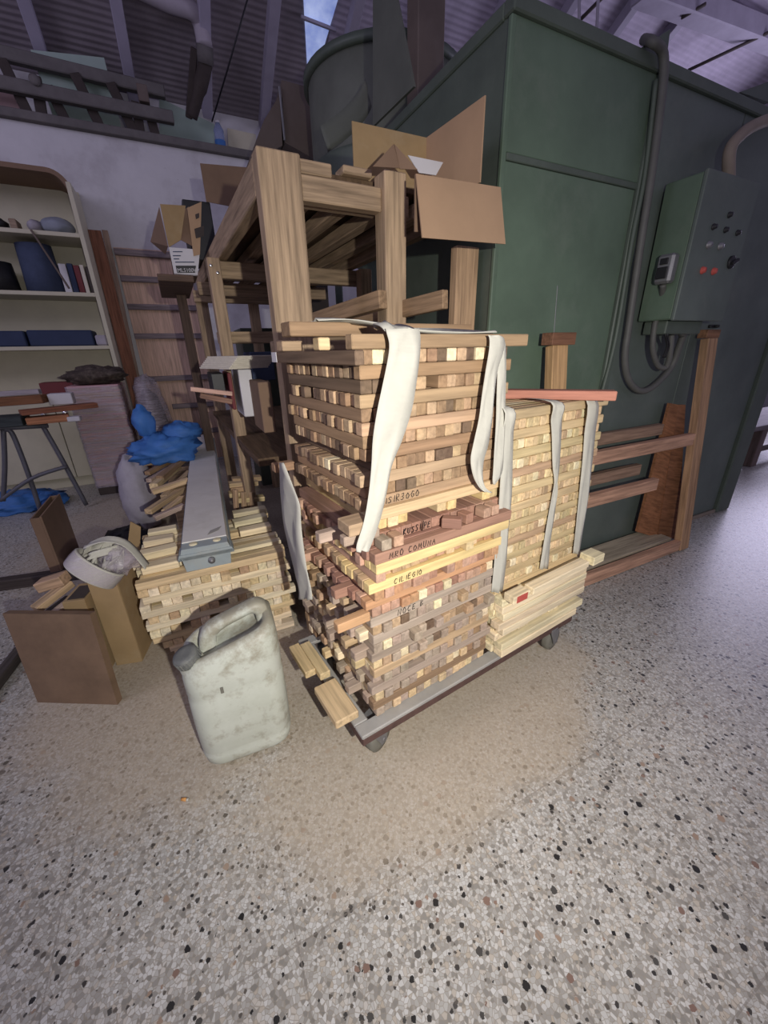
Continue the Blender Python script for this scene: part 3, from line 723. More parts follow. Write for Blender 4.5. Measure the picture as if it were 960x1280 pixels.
mb = MB(); pr = [(.0265, .004), (.0285, .005), (.0285, .027), (.026, .031), (.014, .032), (0, .0315)]; mb.lathe(cc, ca, pr, 48)
for k in range(24):
    t = 2*math.pi*k/24; x = ca.cross(V((.3, .9, .1))).normalized(); y = ca.cross(x); r = x*math.cos(t)+y*math.sin(t)
    mb.bar(cc+r*.0287+ca*.006, cc+r*.0287+ca*.026, .003, .002, .0006, up=r)
mb.build('screw_cap', 'grey_cap', jc)
mb = MB(); mb.box(J(.083, .0012, .262), (Z, jw, jd), (.009, .0035, .0012), .001); mb.build('moulded_mark', 'rubber', jc)

# ================================================================== LOW PALE PILE behind the jerrycan
def PP(x, y, z): return W(x, y, z)
Lp = []
PT = {'pale': 3, 'whitish': 4, 'white pine': 2, 'tan': .5}
kinds = 'ERERERERERERE'
for k, ch in enumerate(kinds):
    low = max(0, k-7)
    Lp.append(dict(k=ch, tones=PT, front=random.choice(['white pine', 'whitish', 'pale']), w=.031, du=random.uniform(-.012, .006)+low*.011, du1=random.uniform(-.01, .012)-low*.004, dv=random.uniform(-.006, .006), miss=.12 if ch == 'R' else .06, jit=1.6, out=.1, ch=.001))
Lp[0]['miss'] = .45; Lp[0]['dv'] = .005; Lp[0]['du'] = .0; Lp[1]['dv'] = .0; Lp[1]['miss'] = .05; Lp[2]['dv'] = 0
hp = .335/len(Lp)
for l in Lp: l['h'] = hp
def stackp():
    return stack(PP, D, E, Lp, -.24, .232, 1.285, 1.74, .3365, 'low pale pile')
st3 = stackp(); emit(st3, 300, 'pine_batten', 'pale slats in the low pile behind the jerrycan', 'stacked_slats', 'remaining pale slats inside the low pale pile')
zz = .337+.0135
for n, (s0, s1, e, sk, lab) in enumerate(((-.225, -.115, 1.36, 0, 'left of the grey case, nearest the front'), (-.235, -.12, 1.47, .01, 'left of the grey case, second row'), (-.23, -.13, 1.58, -.01, 'left of the grey case, third row'), (-.22, -.12, 1.66, .0, 'left of the grey case, furthest back'), (.10, .22, 1.50, 0, 'right of the grey case, nearest the front'), (.09, .225, 1.60, .012, 'right of the grey case, second row'), (.10, .24, 1.70, .0, 'right of the grey case, third row'))):
    stick('pine_batten', W(s0, e, zz), W(s1, e+sk, zz), .045, .026, 'white pine', 'pale slat on top of the low pile, '+lab, 'wooden batten', 'loose slats on top of the low pile')
# grey case lying on the pile
gz = .3375; gth = math.radians(-23); gd = V((math.sin(gth), math.cos(gth), 0)); gx = V((gd.y, -gd.x, 0))
gA = atz(229, 716, gz); 
gc_ = thing('fixture_case', gA+gx*.08, 'long dusty grey metal case with blue plastic end lying on the low pale pile', 'case')
def GB(x, y, z): return gA+gx*x+gd*y+Z*z
def trough(mb, y0, y1, wb, wt, z0, z1, ch=.006):
    prof = [(-wb/2, z0), (wb/2, z0), (wt/2+.0, z1-.02), (wt/2-.006, z1), (-wt/2+.006, z1), (-wt/2, z1-.02)]
    vs = [GB(.08+x, y0, z) for x, z in prof]+[GB(.08+x, y1, z) for x, z in prof]; k = len(prof)
    return mb._add(vs, [list(range(k))[::-1], list(range(k, 2*k))]+[[i, (i+1) % k, (i+1) % k+k, i+k] for i in range(k)], [p.copy() for p in vs], (1, 1, 1))
gz1 = .085
Lc = (atz(236, 545, gz+gz1)-gA).dot(gd)
mb = MB(); trough(mb, .05, Lc, .140, .150, 0.0, gz1); mb.build('body', 'case', gc_)
mb = MB(); trough(mb, .0, .0495, .138, .152, 0.0, gz1-.004); mb.build('end_cap', 'case_blue', gc_)
mb = MB(); trough(mb, -.004, .06, .168, .172, gz1-.03, gz1-.022)
trough(mb, .06, Lc-.02, .160, .164, gz1-.03, gz1-.024); mb.build('rim', 'case_blue', gc_)
for x in (.045, .118):
    mb = MB(); c = GB(x, .03, gz1-.004); mb.lathe(c, Z, [(.013, 0), (.013, .003), (.009, .0042), (0, .0044)], 18); yo = mb.build('round_plug', 'yellow_spot', gc_)
mb = MB(); mb.lathe(GB(.092, -.001, .028), -gd, [(.011, 0), (.011, .010), (.006, .010), (.006, .016), (0, .016)], 16); mb.build('cable_gland', 'steel', gc_)
mb = MB(); mb.poly([GB(.09, .075, gz1+.0004), GB(.125, .10, gz1+.0004), GB(.138, .135, gz1+.0004), GB(.10, .11, gz1+.0004)], Z, .0008); mb.build('torn_patch', 'dusty_steel', gc_)

# ================================================================== HEAP BEHIND THE PILE
g = 'offcuts heaped behind the low pile'
def mid(x, y, e): return pe(x, y, e)
hl = [((185, 640), (238, 605), 1.95, 2.25, .035, 'tan'), ((192, 608), (222, 583), 2.2, 2.6, .04, 'pale'), ((200, 598), (240, 565), 2.3, 2.7, .04, 'brown'), ((205, 622), (238, 590), 2.1, 2.4, .035, 'tan'), ((190, 615), (236, 600), 2.15, 2.2, .035, 'pale'),
      ((186, 601), (214, 585), 2.3, 2.5, .03, 'grey brown'), ((206, 640), (228, 622), 1.9, 2.1, .03, 'pale'), ((178, 580), (224, 574), 2.6, 2.7, .03, 'tan'), ((193, 648), (230, 632), 1.85, 1.9, .03, 'grey brown'), ((184, 592), (232, 566), 2.4, 2.75, .03, 'brown')]
for k, (a, b_, e0, e1, wd, tn) in enumerate(hl):
    stick('offcut', pe(*a, e0), pe(*b_, e1), wd, wd*.7, tn, tn+' timber offcut in the heap left of the grey case, '+ordw(k+1)+' in the heap', 'wooden offcut', g, 'old_wood')
# right of the grey case: short pale packs and uprights
for k, (x0, x1, y, e, tn) in enumerate(((286, 322, 606, 2.1, 'pale'), (288, 318, 612, 2.08, 'tan'), (286, 316, 618, 2.06, 'pale'), (290, 326, 600, 2.15, 'tan'), (292, 330, 625, 2.02, 'straw'), (300, 334, 645, 1.86, 'pale'), (296, 330, 655, 1.8, 'white pine'))):
    p, q2 = pe(x0, y, e), pe(x1, y-3, e); stick('offcut', p, q2, .05, .024, tn, tn+' short batten behind the low pile, right of the grey case, '+ordw(k+1)+' of seven', 'wooden offcut', 'battens stacked right of the grey case', 'old_wood')
for k, (x, y0, y1) in enumerate(((298, 650, 612), (308, 652, 615), (318, 650, 615))):
    stick('upright_batten', pe(x, y0+25, 1.98), pe(x-4, y1, 2.0), .022, .02, 'tan', 'tan batten standing upright behind the low pile, '+ordw(k+1)+' of three', 'wooden batten', 'upright battens behind the low pile', 'old_wood')
sk = thing('plastic_sack', W(-.30, 2.75, 0), 'crumpled whitish plastic sack full of offcuts standing on the floor', 'sack')
MB().blob(W(-.345, 2.72, .195), (.10, .13, .24), .16, 2.2, (28, 20), seed=3, fold=.12).build('bag', 'sack', sk)
bb = thing('blue_bag', pe(200, 560, 2.6), 'crumpled blue plastic bag on the offcut heap beside the wrapped pack', 'bag')
q = pe(205, 555, 2.62); mb = MB(); mb.blob(q-Z*.03, (.15, .12, .075), .35, 2.4, (32, 20), seed=8, fold=.35); mb.build('bag', 'blue_bag', bb)
mb = MB(); mb.blob(pe(180, 528, 2.62), (.045, .05, .08), .3, 2, (18, 12), seed=4, fold=.3, flatb=False); mb.blob(pe(228, 540, 2.65), (.09, .09, .05), .3, 2.5, (20, 14), seed=6, fold=.3); mb.build('knotted_corner', 'blue_bag', bb)
lb2 = thing('offcut_crate', W(-.14, 2.62, 0), 'rough heap box of timber under the blue bag', 'crate')
lb2['label'] = 'pale wooden crate side under the blue bag, behind the sack'
MB().rb(-.17, .05, 2.52, 2.9, .0, .30, .004, tone('tan')).build('crate_body', 'old_wood', lb2)

# ================================================================== WRAPPED PACK, block e 3.55
wp = thing('wrapped_pack', W(-.55, 3.75, 0), 'block of parquet packs shrink wrapped in clear film beside the cream cabinet', 'pallet')
w0, w1 = -.715, -.40
mb = MB(); mb.rb(w0, w1, 3.55, 3.87, .0, .07, .004, lin((96, 84, 74))); mb.build('pallet_base', 'board_dark', wp)
for k in range(9):
    z0 = .0705+k*.082
    mb = MB()
    for j in range(5):
        mb.rb(w0+random.uniform(0, .006), w1-random.uniform(0, .006), 3.552+random.uniform(0, .004), 3.86, z0+j*.0163, z0+j*.0163+.0155, .001, tuple(x*random.uniform(.85, 1.1) for x in lin((196, 164, 152))))
    mb.build('wood_pack', 'wood', wp)
mb = MB(); rng = []
for k in range(25):
    z = .06+k*.031; ring = []
    for s, e in ((w0-.006, 3.544), (w1+.006, 3.544), (w1+.006, 3.998), (w0-.006, 3.998)):
        pass
    per = [(w0-.006+(w1-w0+.012)*t/10, 3.543) for t in range(11)]+[(w1+.006, 3.543+.335*t/10) for t in range(1, 11)]+[(w1+.006-(w1-w0+.012)*t/10, 3.878) for t in range(1, 11)]+[(w0-.006, 3.878-.335*t/10) for t in range(1, 10)]
    rng.append([W(s+.004*noise.noise(V((s*9, e*9, z*30))), e+.004*noise.noise(V((s*9, e*9, z*30+7)))*(-1 if e < 3.7 else 1), z) for s, e in per])
n = len(rng[0]); vs = [p for r in rng for p in r]
mb._add(vs, [[i*n+k, i*n+(k+1) % n, (i+1)*n+(k+1) % n, (i+1)*n+k] for i in range(len(rng)-1) for k in range(n)], [p.copy() for p in vs], (1, 1, 1), True); mb.build('stretch_film', 'film', wp)
sh = thing('dirty_sheet', W(-.5, 3.75, .815), 'dirty brown crumpled sheet heaped on top of the wrapped pack', 'sheet')
MB().blob(W(-.55, 3.71, .865), (.17, .14, .06), .3, 2, (30, 18), seed=12, fold=.3).build('sheet', 'dirt', sh)
fb = thing('film_bag', W(-.25, 3.7, 0), 'brownish clear plastic bag slumped against the right side of the wrapped pack', 'bag')
MB().blob(W(-.235, 3.70, .40), (.12, .16, .43), .1, 1.8, (28, 26), seed=21, fold=.12).build('bag', 'film', fb)
MB().blob(W(-.235, 3.71, .37), (.095, .13, .39), .1, 1.8, (22, 18), seed=21).build('filling', 'dirt', fb)

# ================================================================== CREAM CABINET WITH SHELVES
CF0, CB = 3.92, 4.285
cab = thing('shelf_cabinet', W(-1.1, 4.1, 0), 'cream cabinet with open shelves above and doors below against the wall', 'cabinet')
c0, c1 = -1.9, -.41
def cpart(name, mat='cream', *bx, **k):
    mb = MB()
    for b_ in bx: mb.rb(*b_, k.get('ch', .002))
    return mb.build(name, mat, cab)
cpart('back_panel', 'cream', (c0, c1, CB-.012, CB, .08, 2.14))
cpart('side_panel', 'cream', (c1-.028, c1, CF0, CB-.0121, .08, 2.10)); cpart('side_panel', 'cream', (c0, c0+.028, CF0, CB-.0121, .08, 2.10))
for z in (1.435, 1.805, 1.075): cpart('shelf', 'cream', (c0+.0281, c1-.0281, CF0+.005, CB-.0121, z-.026, z))
cpart('shelf', 'cream', (c0+.0281, c1-.0281, CF0-.02, CB-.0121, .70, .73))
# top board with rounded corner
mb = MB(); pts = [W(c0, CF0, 2.165), W(c1-.12, CF0, 2.165)]+[W(c1-.12+.12*math.sin(t*math.pi/16), CF0, 2.045+.12*math.cos(t*math.pi/16)) for t in range(1, 9)]
ins = [W(c1-.028, CF0, 2.045)]+[W(c1-.12+.092*math.sin(t*math.pi/16), CF0, 2.045+.092*math.cos(t*math.pi/16)) for t in range(7, -1, -1)]+[W(c0, CF0, 2.137)]
mb.poly([p+E*.001 for p in pts+ins], E, CB-CF0-.014, (1, 1, 1)); mb.build('top_board', 'card_dark', cab)
# doors
doors = []
cpart('plinth', 'cream', (c0, c1, CF0+.02, CB-.0121, 0, .0795))
for k, (a, b_) in enumerate(((-1.895, -1.40), (-1.395, -.90), (-.895, -.70), (-.695, -.415))):
    d = MB().rb(a, b_, CF0-.02, CF0-.001, .085, .695, .003).build('door', 'cream', cab); doors.append(d)
for s, z in ((-.97, .60), (-.835, .60)):
    mb = MB(); mb.lathe(W(s, CF0-.0201, z), -E, [(.006, 0), (.006, .01), (.017, .013), (.02, .02), (.014, .028), (0, .03)], 20)
    kb = mb.build('knob', 'chrome', doors[1] if s < -.9 else doors[2])
def shelfthing(name, label, cat, mb, mat, group=None): return tag(mb.build(name, mat), label, cat, group)
zs = 1.806
shelfthing('folded_cloth', 'pale blue grey folded cloth on the top shelf, right end', 'cloth', MB().blob(W(-.575, 4.08, zs+.055), (.105, .10, .06), .12, 2, (26, 16), seed=5), 'blue_grey')
M_c = shelfthing('folded_cloth', 'small white folded cloth on the top shelf, left of the blue one', 'cloth', MB().blob(W(-.70, 4.07, zs+.042), (.045, .09, .045), .12, 2, (20, 12), seed=7), 'sack')
shelfthing('wooden_block', 'small wooden wedge on the top shelf near its left end', 'block', MB().rb(-.83, -.79, 4.0, 4.12, zs, zs+.07, .004, lin((150, 130, 110))), 'old_wood')
shelfthing('dark_lump', 'dark rag on the top shelf at the photo edge', 'rag', MB().blob(W(-.9, 4.05, zs+.035), (.05, .08, .04), .2, 2, (18, 12), seed=9), 'black')
zs = 1.436
# dark baskets
def bucket(s, e, r0, r1, h, label, mat='navy2', tilt=None):
    mb = MB(); ax = (Z+(tilt or V((0, 0, 0)))).normalized(); c = W(s, e, zs+.004)
    mb.lathe(c, ax, [(0, 0), (r0, 0), (r0+(r1-r0)*.5, h*.5), (r0+(r1-r0)*.52, h*.52), (r1, h), (r1-.006, h), (r0-.004, .01), (0, .01)], 30)
    return shelfthing('fabric_bin', label, 'bin', mb, mat)
bucket(-.755, 4.10, .115, .105, .305, 'tall dark blue fabric bin on the middle shelf')
bucket(-1.02, 4.08, .12, .11, .18, 'low dark bin on the middle shelf at the photo edge', 'black')
for k, (s, wd, h, mat, lb_) in enumerate(((-.600, .045, .185, 'white', 'white binder on the middle shelf, left of the dark ones'), (-.555, .035, .19, 'navy', 'navy binder on the middle shelf, beside the white one'), (-.517, .036, .18, 'maroon', 'maroon binder on the middle shelf'), (-.483, .026, .185, 'paper', 'pale striped binder on the middle shelf, second from right'), (-.452, .022, .175, 'board_dark', 'dark binder on the middle shelf, rightmost'))):
    shelfthing('binder', lb_, 'binder', MB().rb(s-wd/2, s+wd/2-.001, 3.98, 4.2, zs, zs+h, .003), mat, 'binders on the middle shelf')
st = stick('leaning_strip', W(-.705, 3.912, 1.80), W(-.585, 3.912, zs+.02), .02, .012, (104, 92, 84), 'thin dark strip leaning down in front of the blue bin', 'strip', None, 'old_wood'); 
zs = 1.076
shelfthing('navy_box', 'long navy blue box on the lower open shelf', 'box', MB().rb(-.93, -.53, 3.97, 4.2, zs, zs+.11, .008), 'navy')
shelfthing('navy_box', 'navy box at the photo edge on the lower open shelf, left of the long one', 'box', MB().rb(-1.3, -.945, 3.97, 4.2, zs, zs+.105, .008), 'navy')
shelfthing('clear_tray', 'small grey tray on the lower open shelf, right end', 'tray', MB().rb(-.52, -.445, 3.97, 4.1, zs, zs+.075, .01), 'sack')
# things on the counter
zs = .7305
shelfthing('dark_tray', 'dark open box on the cabinet counter beside the wrapped pack', 'box', MB().rb(-.95, -.74, 3.93, 4.1, zs, zs+.09, .004), 'maroon')
shelfthing('folded_card', 'folded cream card at the back of the counter behind the dark tray', 'card', MB().rb(-.80, -.62, 4.2, 4.26, zs, zs+.14, .003), 'paper')

# boards leaning between cabinet and batten panel
for k, (x0, y0, x1, y1, e0, e1, wd, t_, col, lb_) in enumerate(((118, 288, 161, 458, 4.24, 4.17, .085, .022, (136, 92, 72), 'wide brown plank leaning on the wall beside the cream cabinet'), (131, 288, 171, 470, 4.25, 4.21, .04, .02, (150, 128, 112), 'narrow grey brown plank leaning right of the wide brown one'))):
    p = pe(x0, y0, e0); q = pe(x1, y1, e1); d = (q-p); q = p+d*((p.z-.02)/-d.z)
    mb = MB(); mb.bar(p, q, wd, t_, .002, lin(col), up=(-E)); 
    o = mb.build('leaning_plank', 'old_wood'); tag(o, lb_, 'plank')
    if False: pass
# wall panel with rails
bp = thing('wall_boarding', W(-.05, 4.25, 0), 'plywood panel with horizontal dark rails standing against the wall', 'panel')
MB().rb(-.27, .27, 4.262, 4.29, .02, 1.80, .002, lin((206, 174, 152)), 'z').build('plywood_sheet', 'wood', bp)
for z, a, b_ in ((1.765, -.31, .16), (1.58, -.33, .23), (1.375, -.29, .26), (1.15, -.28, .26), (.80, -.40, .26), (.55, -.10, .26), (.30, -.2, .26)):
    mb = MB(); mb.rb(max(a, -.268), b_, 4.225, 4.2615, z-.022, z+.022, .003, lin((128, 116, 116))); mb.build('rail', 'old_wood', bp)
# ================================================================== TRESTLE AND BOARDS AT THE LEFT
te = 3.3
tr = thing('trestle', W(-.95, te, 0), 'grey steel tube trestle with crossing legs under the loose boards', 'trestle')
def tube(mb, pts, r=.014, sm=True, seg=10): return mb.tube(smooth_pts(pts, 5) if sm else pts, r, seg)
mb = MB(); tube(mb, [pe(4, 536, te), pe(6, 580, te), pe(4, 626, te)]); mb.build('leg', 'trestle', tr)
mb = MB(); a = pe(6, 537, te); tube(mb, [a, pe(14, 540, te), pe(24, 562, te), pe(38, 600, te), pe(53, 646, te)]); mb.build('leg', 'trestle', tr)
mb = MB(); tube(mb, [pe(54, 533, te), pe(78, 575, te), pe(108, 631, te)]); mb.build('leg', 'trestle', tr)
mb = MB(); tube(mb, [pe(0, 626, te-.03), pe(40, 598, te-.03), pe(84, 583, te-.03)], .012); mb.build('brace', 'trestle', tr)
mb = MB(); tube(mb, [pe(-60, 536, te), pe(10, 535, te), pe(60, 532, te)], .014, False); mb.build('top_tube', 'trestle', tr)
zt = pe(55, 532, te).z+.018
bl = [((-40, 526), (36, 523), te, .12, .055, (52, 56, 58), 'black board end at the photo edge on the trestle', 0),
      ((36, 527), (84, 524), te-.03, .10, .035, (168, 112, 78), 'orange brown board lying on the trestle, lowest right one', 0)]
stick('trestle_board', W(-1.35, te, zt+.03), W(-.92, te, zt+.03), .18, .058, (60, 66, 66), 'dark board lying on the trestle at the photo edge', 'board', None, 'old_wood')
stick('trestle_board', W(-.915, te-.02, zt+.022), W(-.70, te+.02, zt+.022), .12, .042, (172, 118, 84), 'orange brown board lying on the trestle, lowest one', 'board', None, 'old_wood')
stick('trestle_board', W(-.93, te-.03, zt+.075), W(-.55, te+.12, zt+.08), .10, .03, (150, 98, 74), 'long reddish brown board on the trestle reaching towards the wrapped pack', 'board', None, 'old_wood')
stick('trestle_board', W(-1.3, te+.14, zt+.13), W(-.80, te+.06, zt+.145), .11, .05, (128, 88, 60), 'brown board on the trestle, topmost, ending before the cabinet', 'board', None, 'old_wood')
stick('trestle_board', W(-1.3, te+.26, zt+.17), W(-.86, te+.24, zt+.18), .06, .03, (176, 168, 172), 'pale grey board at the back of the trestle', 'board', None, 'old_wood')
tag(MB().rb(-.79, -.66, te+.06, te+.15, zt+.10, zt+.17, .004).build('white_carton', 'white'), 'small white carton on the trestle boards before the cabinet', 'box')
tag(MB().rb(-.70, -.63, te-.06, te-.0, zt+.0, zt+.03, .004).build('white_carton', 'white'), 'tiny white packet at the end of the lowest trestle board', 'box')
# blue cloth on the floor
mb = MB(); mb.blob(atz(20, 635)+Z*.04, (.22, .14, .06), .5, 3, (32, 18), seed=31, fold=.3); mb.blob(atz(62, 630)+Z*.03, (.10, .10, .05), .4, 3, (24, 14), seed=35, fold=.3)
tag(mb.build('blue_cloth', 'blue_bag'), 'dark blue cloth lying on the floor under the trestle', 'cloth')
# brown carton further back
pc = atz(82, 724); s1, e1, _ = se(pc); hc = pe(64, 645, e1).z
bc = thing('brown_carton', W(s1-.1, e1+.1, 0), 'open brown carton on the floor below the trestle, dark side towards the stack', 'box')
sl = pe(33, 640, e1).dot(D); er = ps(94, 624, s1).dot(E); er = min(er, e1+.35)
t_ = .008
MB().rb(sl, s1-t_, e1, e1+t_, 0, hc, .001).build('front_side', 'card_dark', bc); MB().rb(s1-t_, s1, e1, er, 0.0, hc+.005, .001).build('right_side', 'card_dark', bc)
MB().rb(sl, s1-t_, er-t_, er, 0, hc, .001).build('back_side', 'card_dark', bc); MB().rb(sl, sl+t_, e1+t_, er-t_, 0, hc, .001).build('left_side', 'card_dark', bc)
MB().rb(sl+t_, s1-t_, e1+t_, er-t_, 0, hc*.86, .01).build('contents', 'dirt', bc)
# timbers on the floor at the left
def floorbar(x0, y0, x1, y1, w_, h_, col, label, dz=0):
    p, q = atz(x0, y0, h_/2), atz(x1, y1, h_/2); mb = MB(); mb.bar(p, q, w_, h_, .003, lin(col)); return tag(mb.build('floor_timber', 'old_wood', loc=(p+q)/2), label, 'timber')
floorbar(-40, 736, 100, 716, .05, .05, (72, 64, 60), 'dark timber lying on the floor behind the brown board at the left')
floorbar(-45, 905, 27, 812, .035, .035, (78, 72, 68), 'dark timber on the floor running under the leaning brown board')
tag(MB().blob(atz(160, 690)+Z*.05, (.13, .14, .06), .5, 3, (26, 16), seed=44, fold=.2).build('dark_rag', 'black'), 'dark rag and scrap heap on the floor behind the white strap roll', 'rag')
p = atz(150, 742); mb = MB(); q = c = None
pw = [pe(x, y, 1.72) for x, y in ((152, 700), (163, 655), (176, 662), (172, 715))]
mb.poly([pe(x, y, 1.78) for x, y in ((145, 800), (163, 652), (176, 659), (172, 790))], E, .006); tag(mb.build('torn_cardboard', 'card_sand'), 'narrow pale cardboard strip standing behind the carton with the strap roll', 'cardboard')
# leaning brown board
P0, P1 = atz(47, 878), atz(147, 881); hx = (P1-P0).normalized()
TL, TR = atz(3, 767, .30), atz(112, 768, .30); 
mb = MB(); nrm = hx.cross(TR-P1).normalized(); nrm = nrm if nrm.y > 0 else -nrm
mb.poly([P0, P1, TR, TL], nrm, .022, (1, 1, 1)); lbx = tag(mb.build('leaning_board', 'board_brown'), 'brown stained board leaning at the front left, standing on the floor', 'board')
# upright carton with the strap roll
K0 = atz(146, 832); K1 = atz(178, 827); kx = (K1-K0).normalized(); ky = V((-kx.y, kx.x, 0)); kw = (K1-K0).length
hk = .345
def KB(x, y, z): return K0+kx*x+ky*y+Z*z
uc = thing('upright_carton', KB(kw/2, .08, 0), 'tall open sandy carton standing behind the brown board', 'box')
def kbox(mb, x0, x1, y0, y1, z0, z1): return mb.box(KB((x0+x1)/2, (y0+y1)/2, (z0+z1)/2), (kx, ky, Z), ((x1-x0)/2, (y1-y0)/2, (z1-z0)/2), .001)
kbox(MB(), 0, kw, 0, .005, 0, hk).build('front_side', 'card_sand', uc); kbox(MB(), kw-.005, kw, .0051, .155, 0, hk-.02).build('right_side', 'card_sand', uc)
kbox(MB(), 0, .005, .0051, .155, 0, hk).build('left_side', 'card_sand', uc); kbox(MB(), .0051, kw-.0051, .15, .155, 0, hk).build('back_side', 'card_sand', uc)
sp = thing('side_carton', KB(-.05, -.0, 0), 'flattened sandy carton standing between the brown board and the tall carton', 'box')
kbox(MB(), -.075, -.012, -.02, .09, 0, .29).build('folded_body', 'card_sand', sp)
MB().box(KB(-.04, .03, .2915), (kx, ky, Z), (.024, .04, .001), .0005).build('dark_slot', 'board_dark', sp)
# strap roll
rc = atz(118, 712, .40); ra = (kx*.62+ky*.35+Z*.62).normalized()
rl = thing('strap_roll', rc, 'loose roll of white webbing wound with clear film on the tall carton', 'strap roll')
mb = MB(); mb.lathe(rc-ra*.022, ra, [(.066, 0), (.073, .0), (.075, .002), (.075, .050), (.073, .052), (.066, .052), (.066, 0)], 40); mb.build('wound_webbing', 'strap', rl)
mb = MB(); mb.lathe(rc-ra*.018, ra, [(.0765, 0), (.078, .02), (.0765, .044)], 40); mb.build('film_band', 'film', rl)
for k in range(6):
    mb = MB(); a0 = k*1.05; x = ra.cross(Z).normalized(); y = ra.cross(x); rows_ = []
    for i in range(6):
        f = i/5; t = a0+f*2.6; r0 = .055-.03*math.sin(f*math.pi)+.012*noise.noise(V((k, i, 0))); hh = .035+.05*math.sin(f*math.pi*(.8+.1*k))
        c_ = rc+x*(r0*math.cos(t))+y*(r0*math.sin(t))+ra*hh; rows_.append((c_-ra*.016+x*.004, c_+ra*.016))
    mb.ribbon(rows_, (x*math.cos(a0)+y*math.sin(a0)), .0015); mb.build('loose_loop', 'strap', rl)
mb = MB()
tail0 = rc+kx*.06+Z*.05
mb.ribbon([(tail0-kx*.06+Z*.03-ky*.02, tail0-kx*.06+Z*.03+ky*.03), (tail0+Z*.045-ky*.02, tail0+Z*.045+ky*.02), (tail0+kx*.05+Z*.02-ky*.02, tail0+kx*.05+Z*.02+ky*.02), (tail0+kx*.085-Z*.06-ky*.02, tail0+kx*.085-Z*.06+ky*.02)], Z, .0015); mb.build('loose_end', 'strap', rl)
MB().blob(rc+ra*.055+kx*.03-Z*.02, (.045, .045, .04), .4, 3, (22, 14), seed=51, fold=.3, flatb=False).build('crumpled_film', 'film', rl)
# offcuts in a low crate behind the brown board
oc = thing('offcut_box', atz(60, 800)+ky*.12, 'low dark box holding offcuts behind the brown board', 'box')
ob = W(0, 0); ox0 = P0+hx*.05+V((0, .12, 0))
mb = MB(); mb.box(ox0+hx*-.02+V((0, .08, .105)), (hx, V((-hx.y, hx.x, 0)), Z), (.085, .075, .105), .003); mb.build('box_body', 'board_dark', oc)
for k, (x0, y0, x1, y1, z0, z1, wd, tn, lb_) in enumerate(((44, 762, 88, 728, .255, .285, .035, 'tan', 'dusty tan offcut poking out left of the strap roll, front one'), (68, 768, 100, 742, .24, .27, .03, 'grey brown', 'grey offcut below the strap roll beside the front tan one'), (50, 732, 82, 722, .29, .31, .05, 'tan', 'short tan block behind the front tan offcut'), (82, 770, 105, 752, .235, .26, .03, 'pale', 'pale offcut partly wrapped beside the carton'))):
    stick('offcut', atz(x0, y0, z0), atz(x1, y1, z1), wd, wd*.7, tn, lb_, 'wooden offcut', 'offcuts in the low box', 'old_wood')

# ================================================================== TIMBER RACK
T3 = math.radians(62.5); RD = V((math.sin(T3), math.cos(T3), 0)); RE = V((-RD.y, RD.x, 0)); RO = W(.268, 1.2)
def R_(a, b_, z): return RO+RD*a+RE*b_+Z*z
rack = thing('timber_rack', R_(.35, .95, 0), 'tall rough timber rack of square posts and beams behind the tall stack', 'rack')
WB = lin((172, 148, 120))
def rbx(mb, a0, a1, b0, b1, z0, z1, grain='z', ch=.003, col=None):
    h = {'a': (a1-a0)/2, 'b': (b1-b0)/2, 'z': (z1-z0)/2}; ax = {'a': RD, 'b': RE, 'z': Z}; o = [grain]+[k for k in 'abz' if k != grain]
    kq = random.uniform(.88, 1.08); c = tuple(x*kq for x in (col or WB)); return mb.box(R_((a0+a1)/2, (b0+b1)/2, (z0+z1)/2), [ax[k] for k in o], [h[k] for k in o], ch, c)
def rp(name, *bx, parent=None):
    mb = MB()
    for b_ in bx: rbx(mb, *b_)
    return mb.build(name, 'old_wood', parent or rack)
DK = lin((104, 84, 64))
rp('post', (0, .108, 0, .055, 0, 1.456)); rp('post', (.342, .412, -.01, .055, 0, 1.456))
rp('post', (-.052, -.002, .80, .86, 0, 1.365)); rp('post', (-.03, .04, 1.84, 1.90, 0, 1.365)); rp('post', (.30, .36, 1.84, 1.90, 0, 1.365)); rp('post', (.64, .70, .80, .86, 0, 1.365)); rp('post', (.64, .70, 1.84, 1.90, 0, 1.365))
rp('front_beam', (.1085, .3415, .01, .05, 1.364, 1.42, 'a')); rp('front_beam', (.105, .46, .0555, .10, 1.37, 1.425, 'a'))
rp('side_beam', (0, .04, .0555, 1.93, 1.37, 1.452, 'b')); rp('side_beam', (.60, .64, .101, 1.93, 1.37, 1.44, 'b'))
for a0 in (.13, .25, .38, .5): rp('joist', (a0, a0+.045, .101, 1.93, 1.385, 1.425, 'b'))
for b0 in (.86, 1.45, 1.80): rp('cross_beam', (-.04, .70, b0, b0+.05, 1.30, 1.365, 'a'))
rp('deck', (.04, .64, .08, 1.93, 1.4405, 1.455, 'b', .002, DK))
rp('lower_rail', (.0, .70, .056, .10, .98, 1.03, 'a')); rp('lower_rail', (-.05, .70, .861, .91, 1.04, 1.09, 'a'))
rp('lower_shelf', (-.05, .70, .30, 1.83, .60, .63, 'b', .002, DK)); 
rp('corner_block', (.112, .20, .02, .09, 1.4255, 1.455, 'a')); rp('corner_block', (.25, .34, .06, .12, 1.4555, 1.475, 'a'))
for k, z in enumerate((1.335, 1.31)):
    mb = MB(); c = R_(-.040+.022*k, .7995, z); mb.lathe(c, -RE, [(.006, 0), (.006, .003), (.003, .004), (0, .004)], 10); mb.build('bolt_head', 'chrome', rack)
# upright board between the flap and the booth
stick('upright_board', W(.905, 1.215, .002), W(.905, 1.215, 1.298), .086, .035, (180, 150, 118), 'upright timber board standing under the cardboard flap against the booth', 'board', None, 'old_wood', up=E)
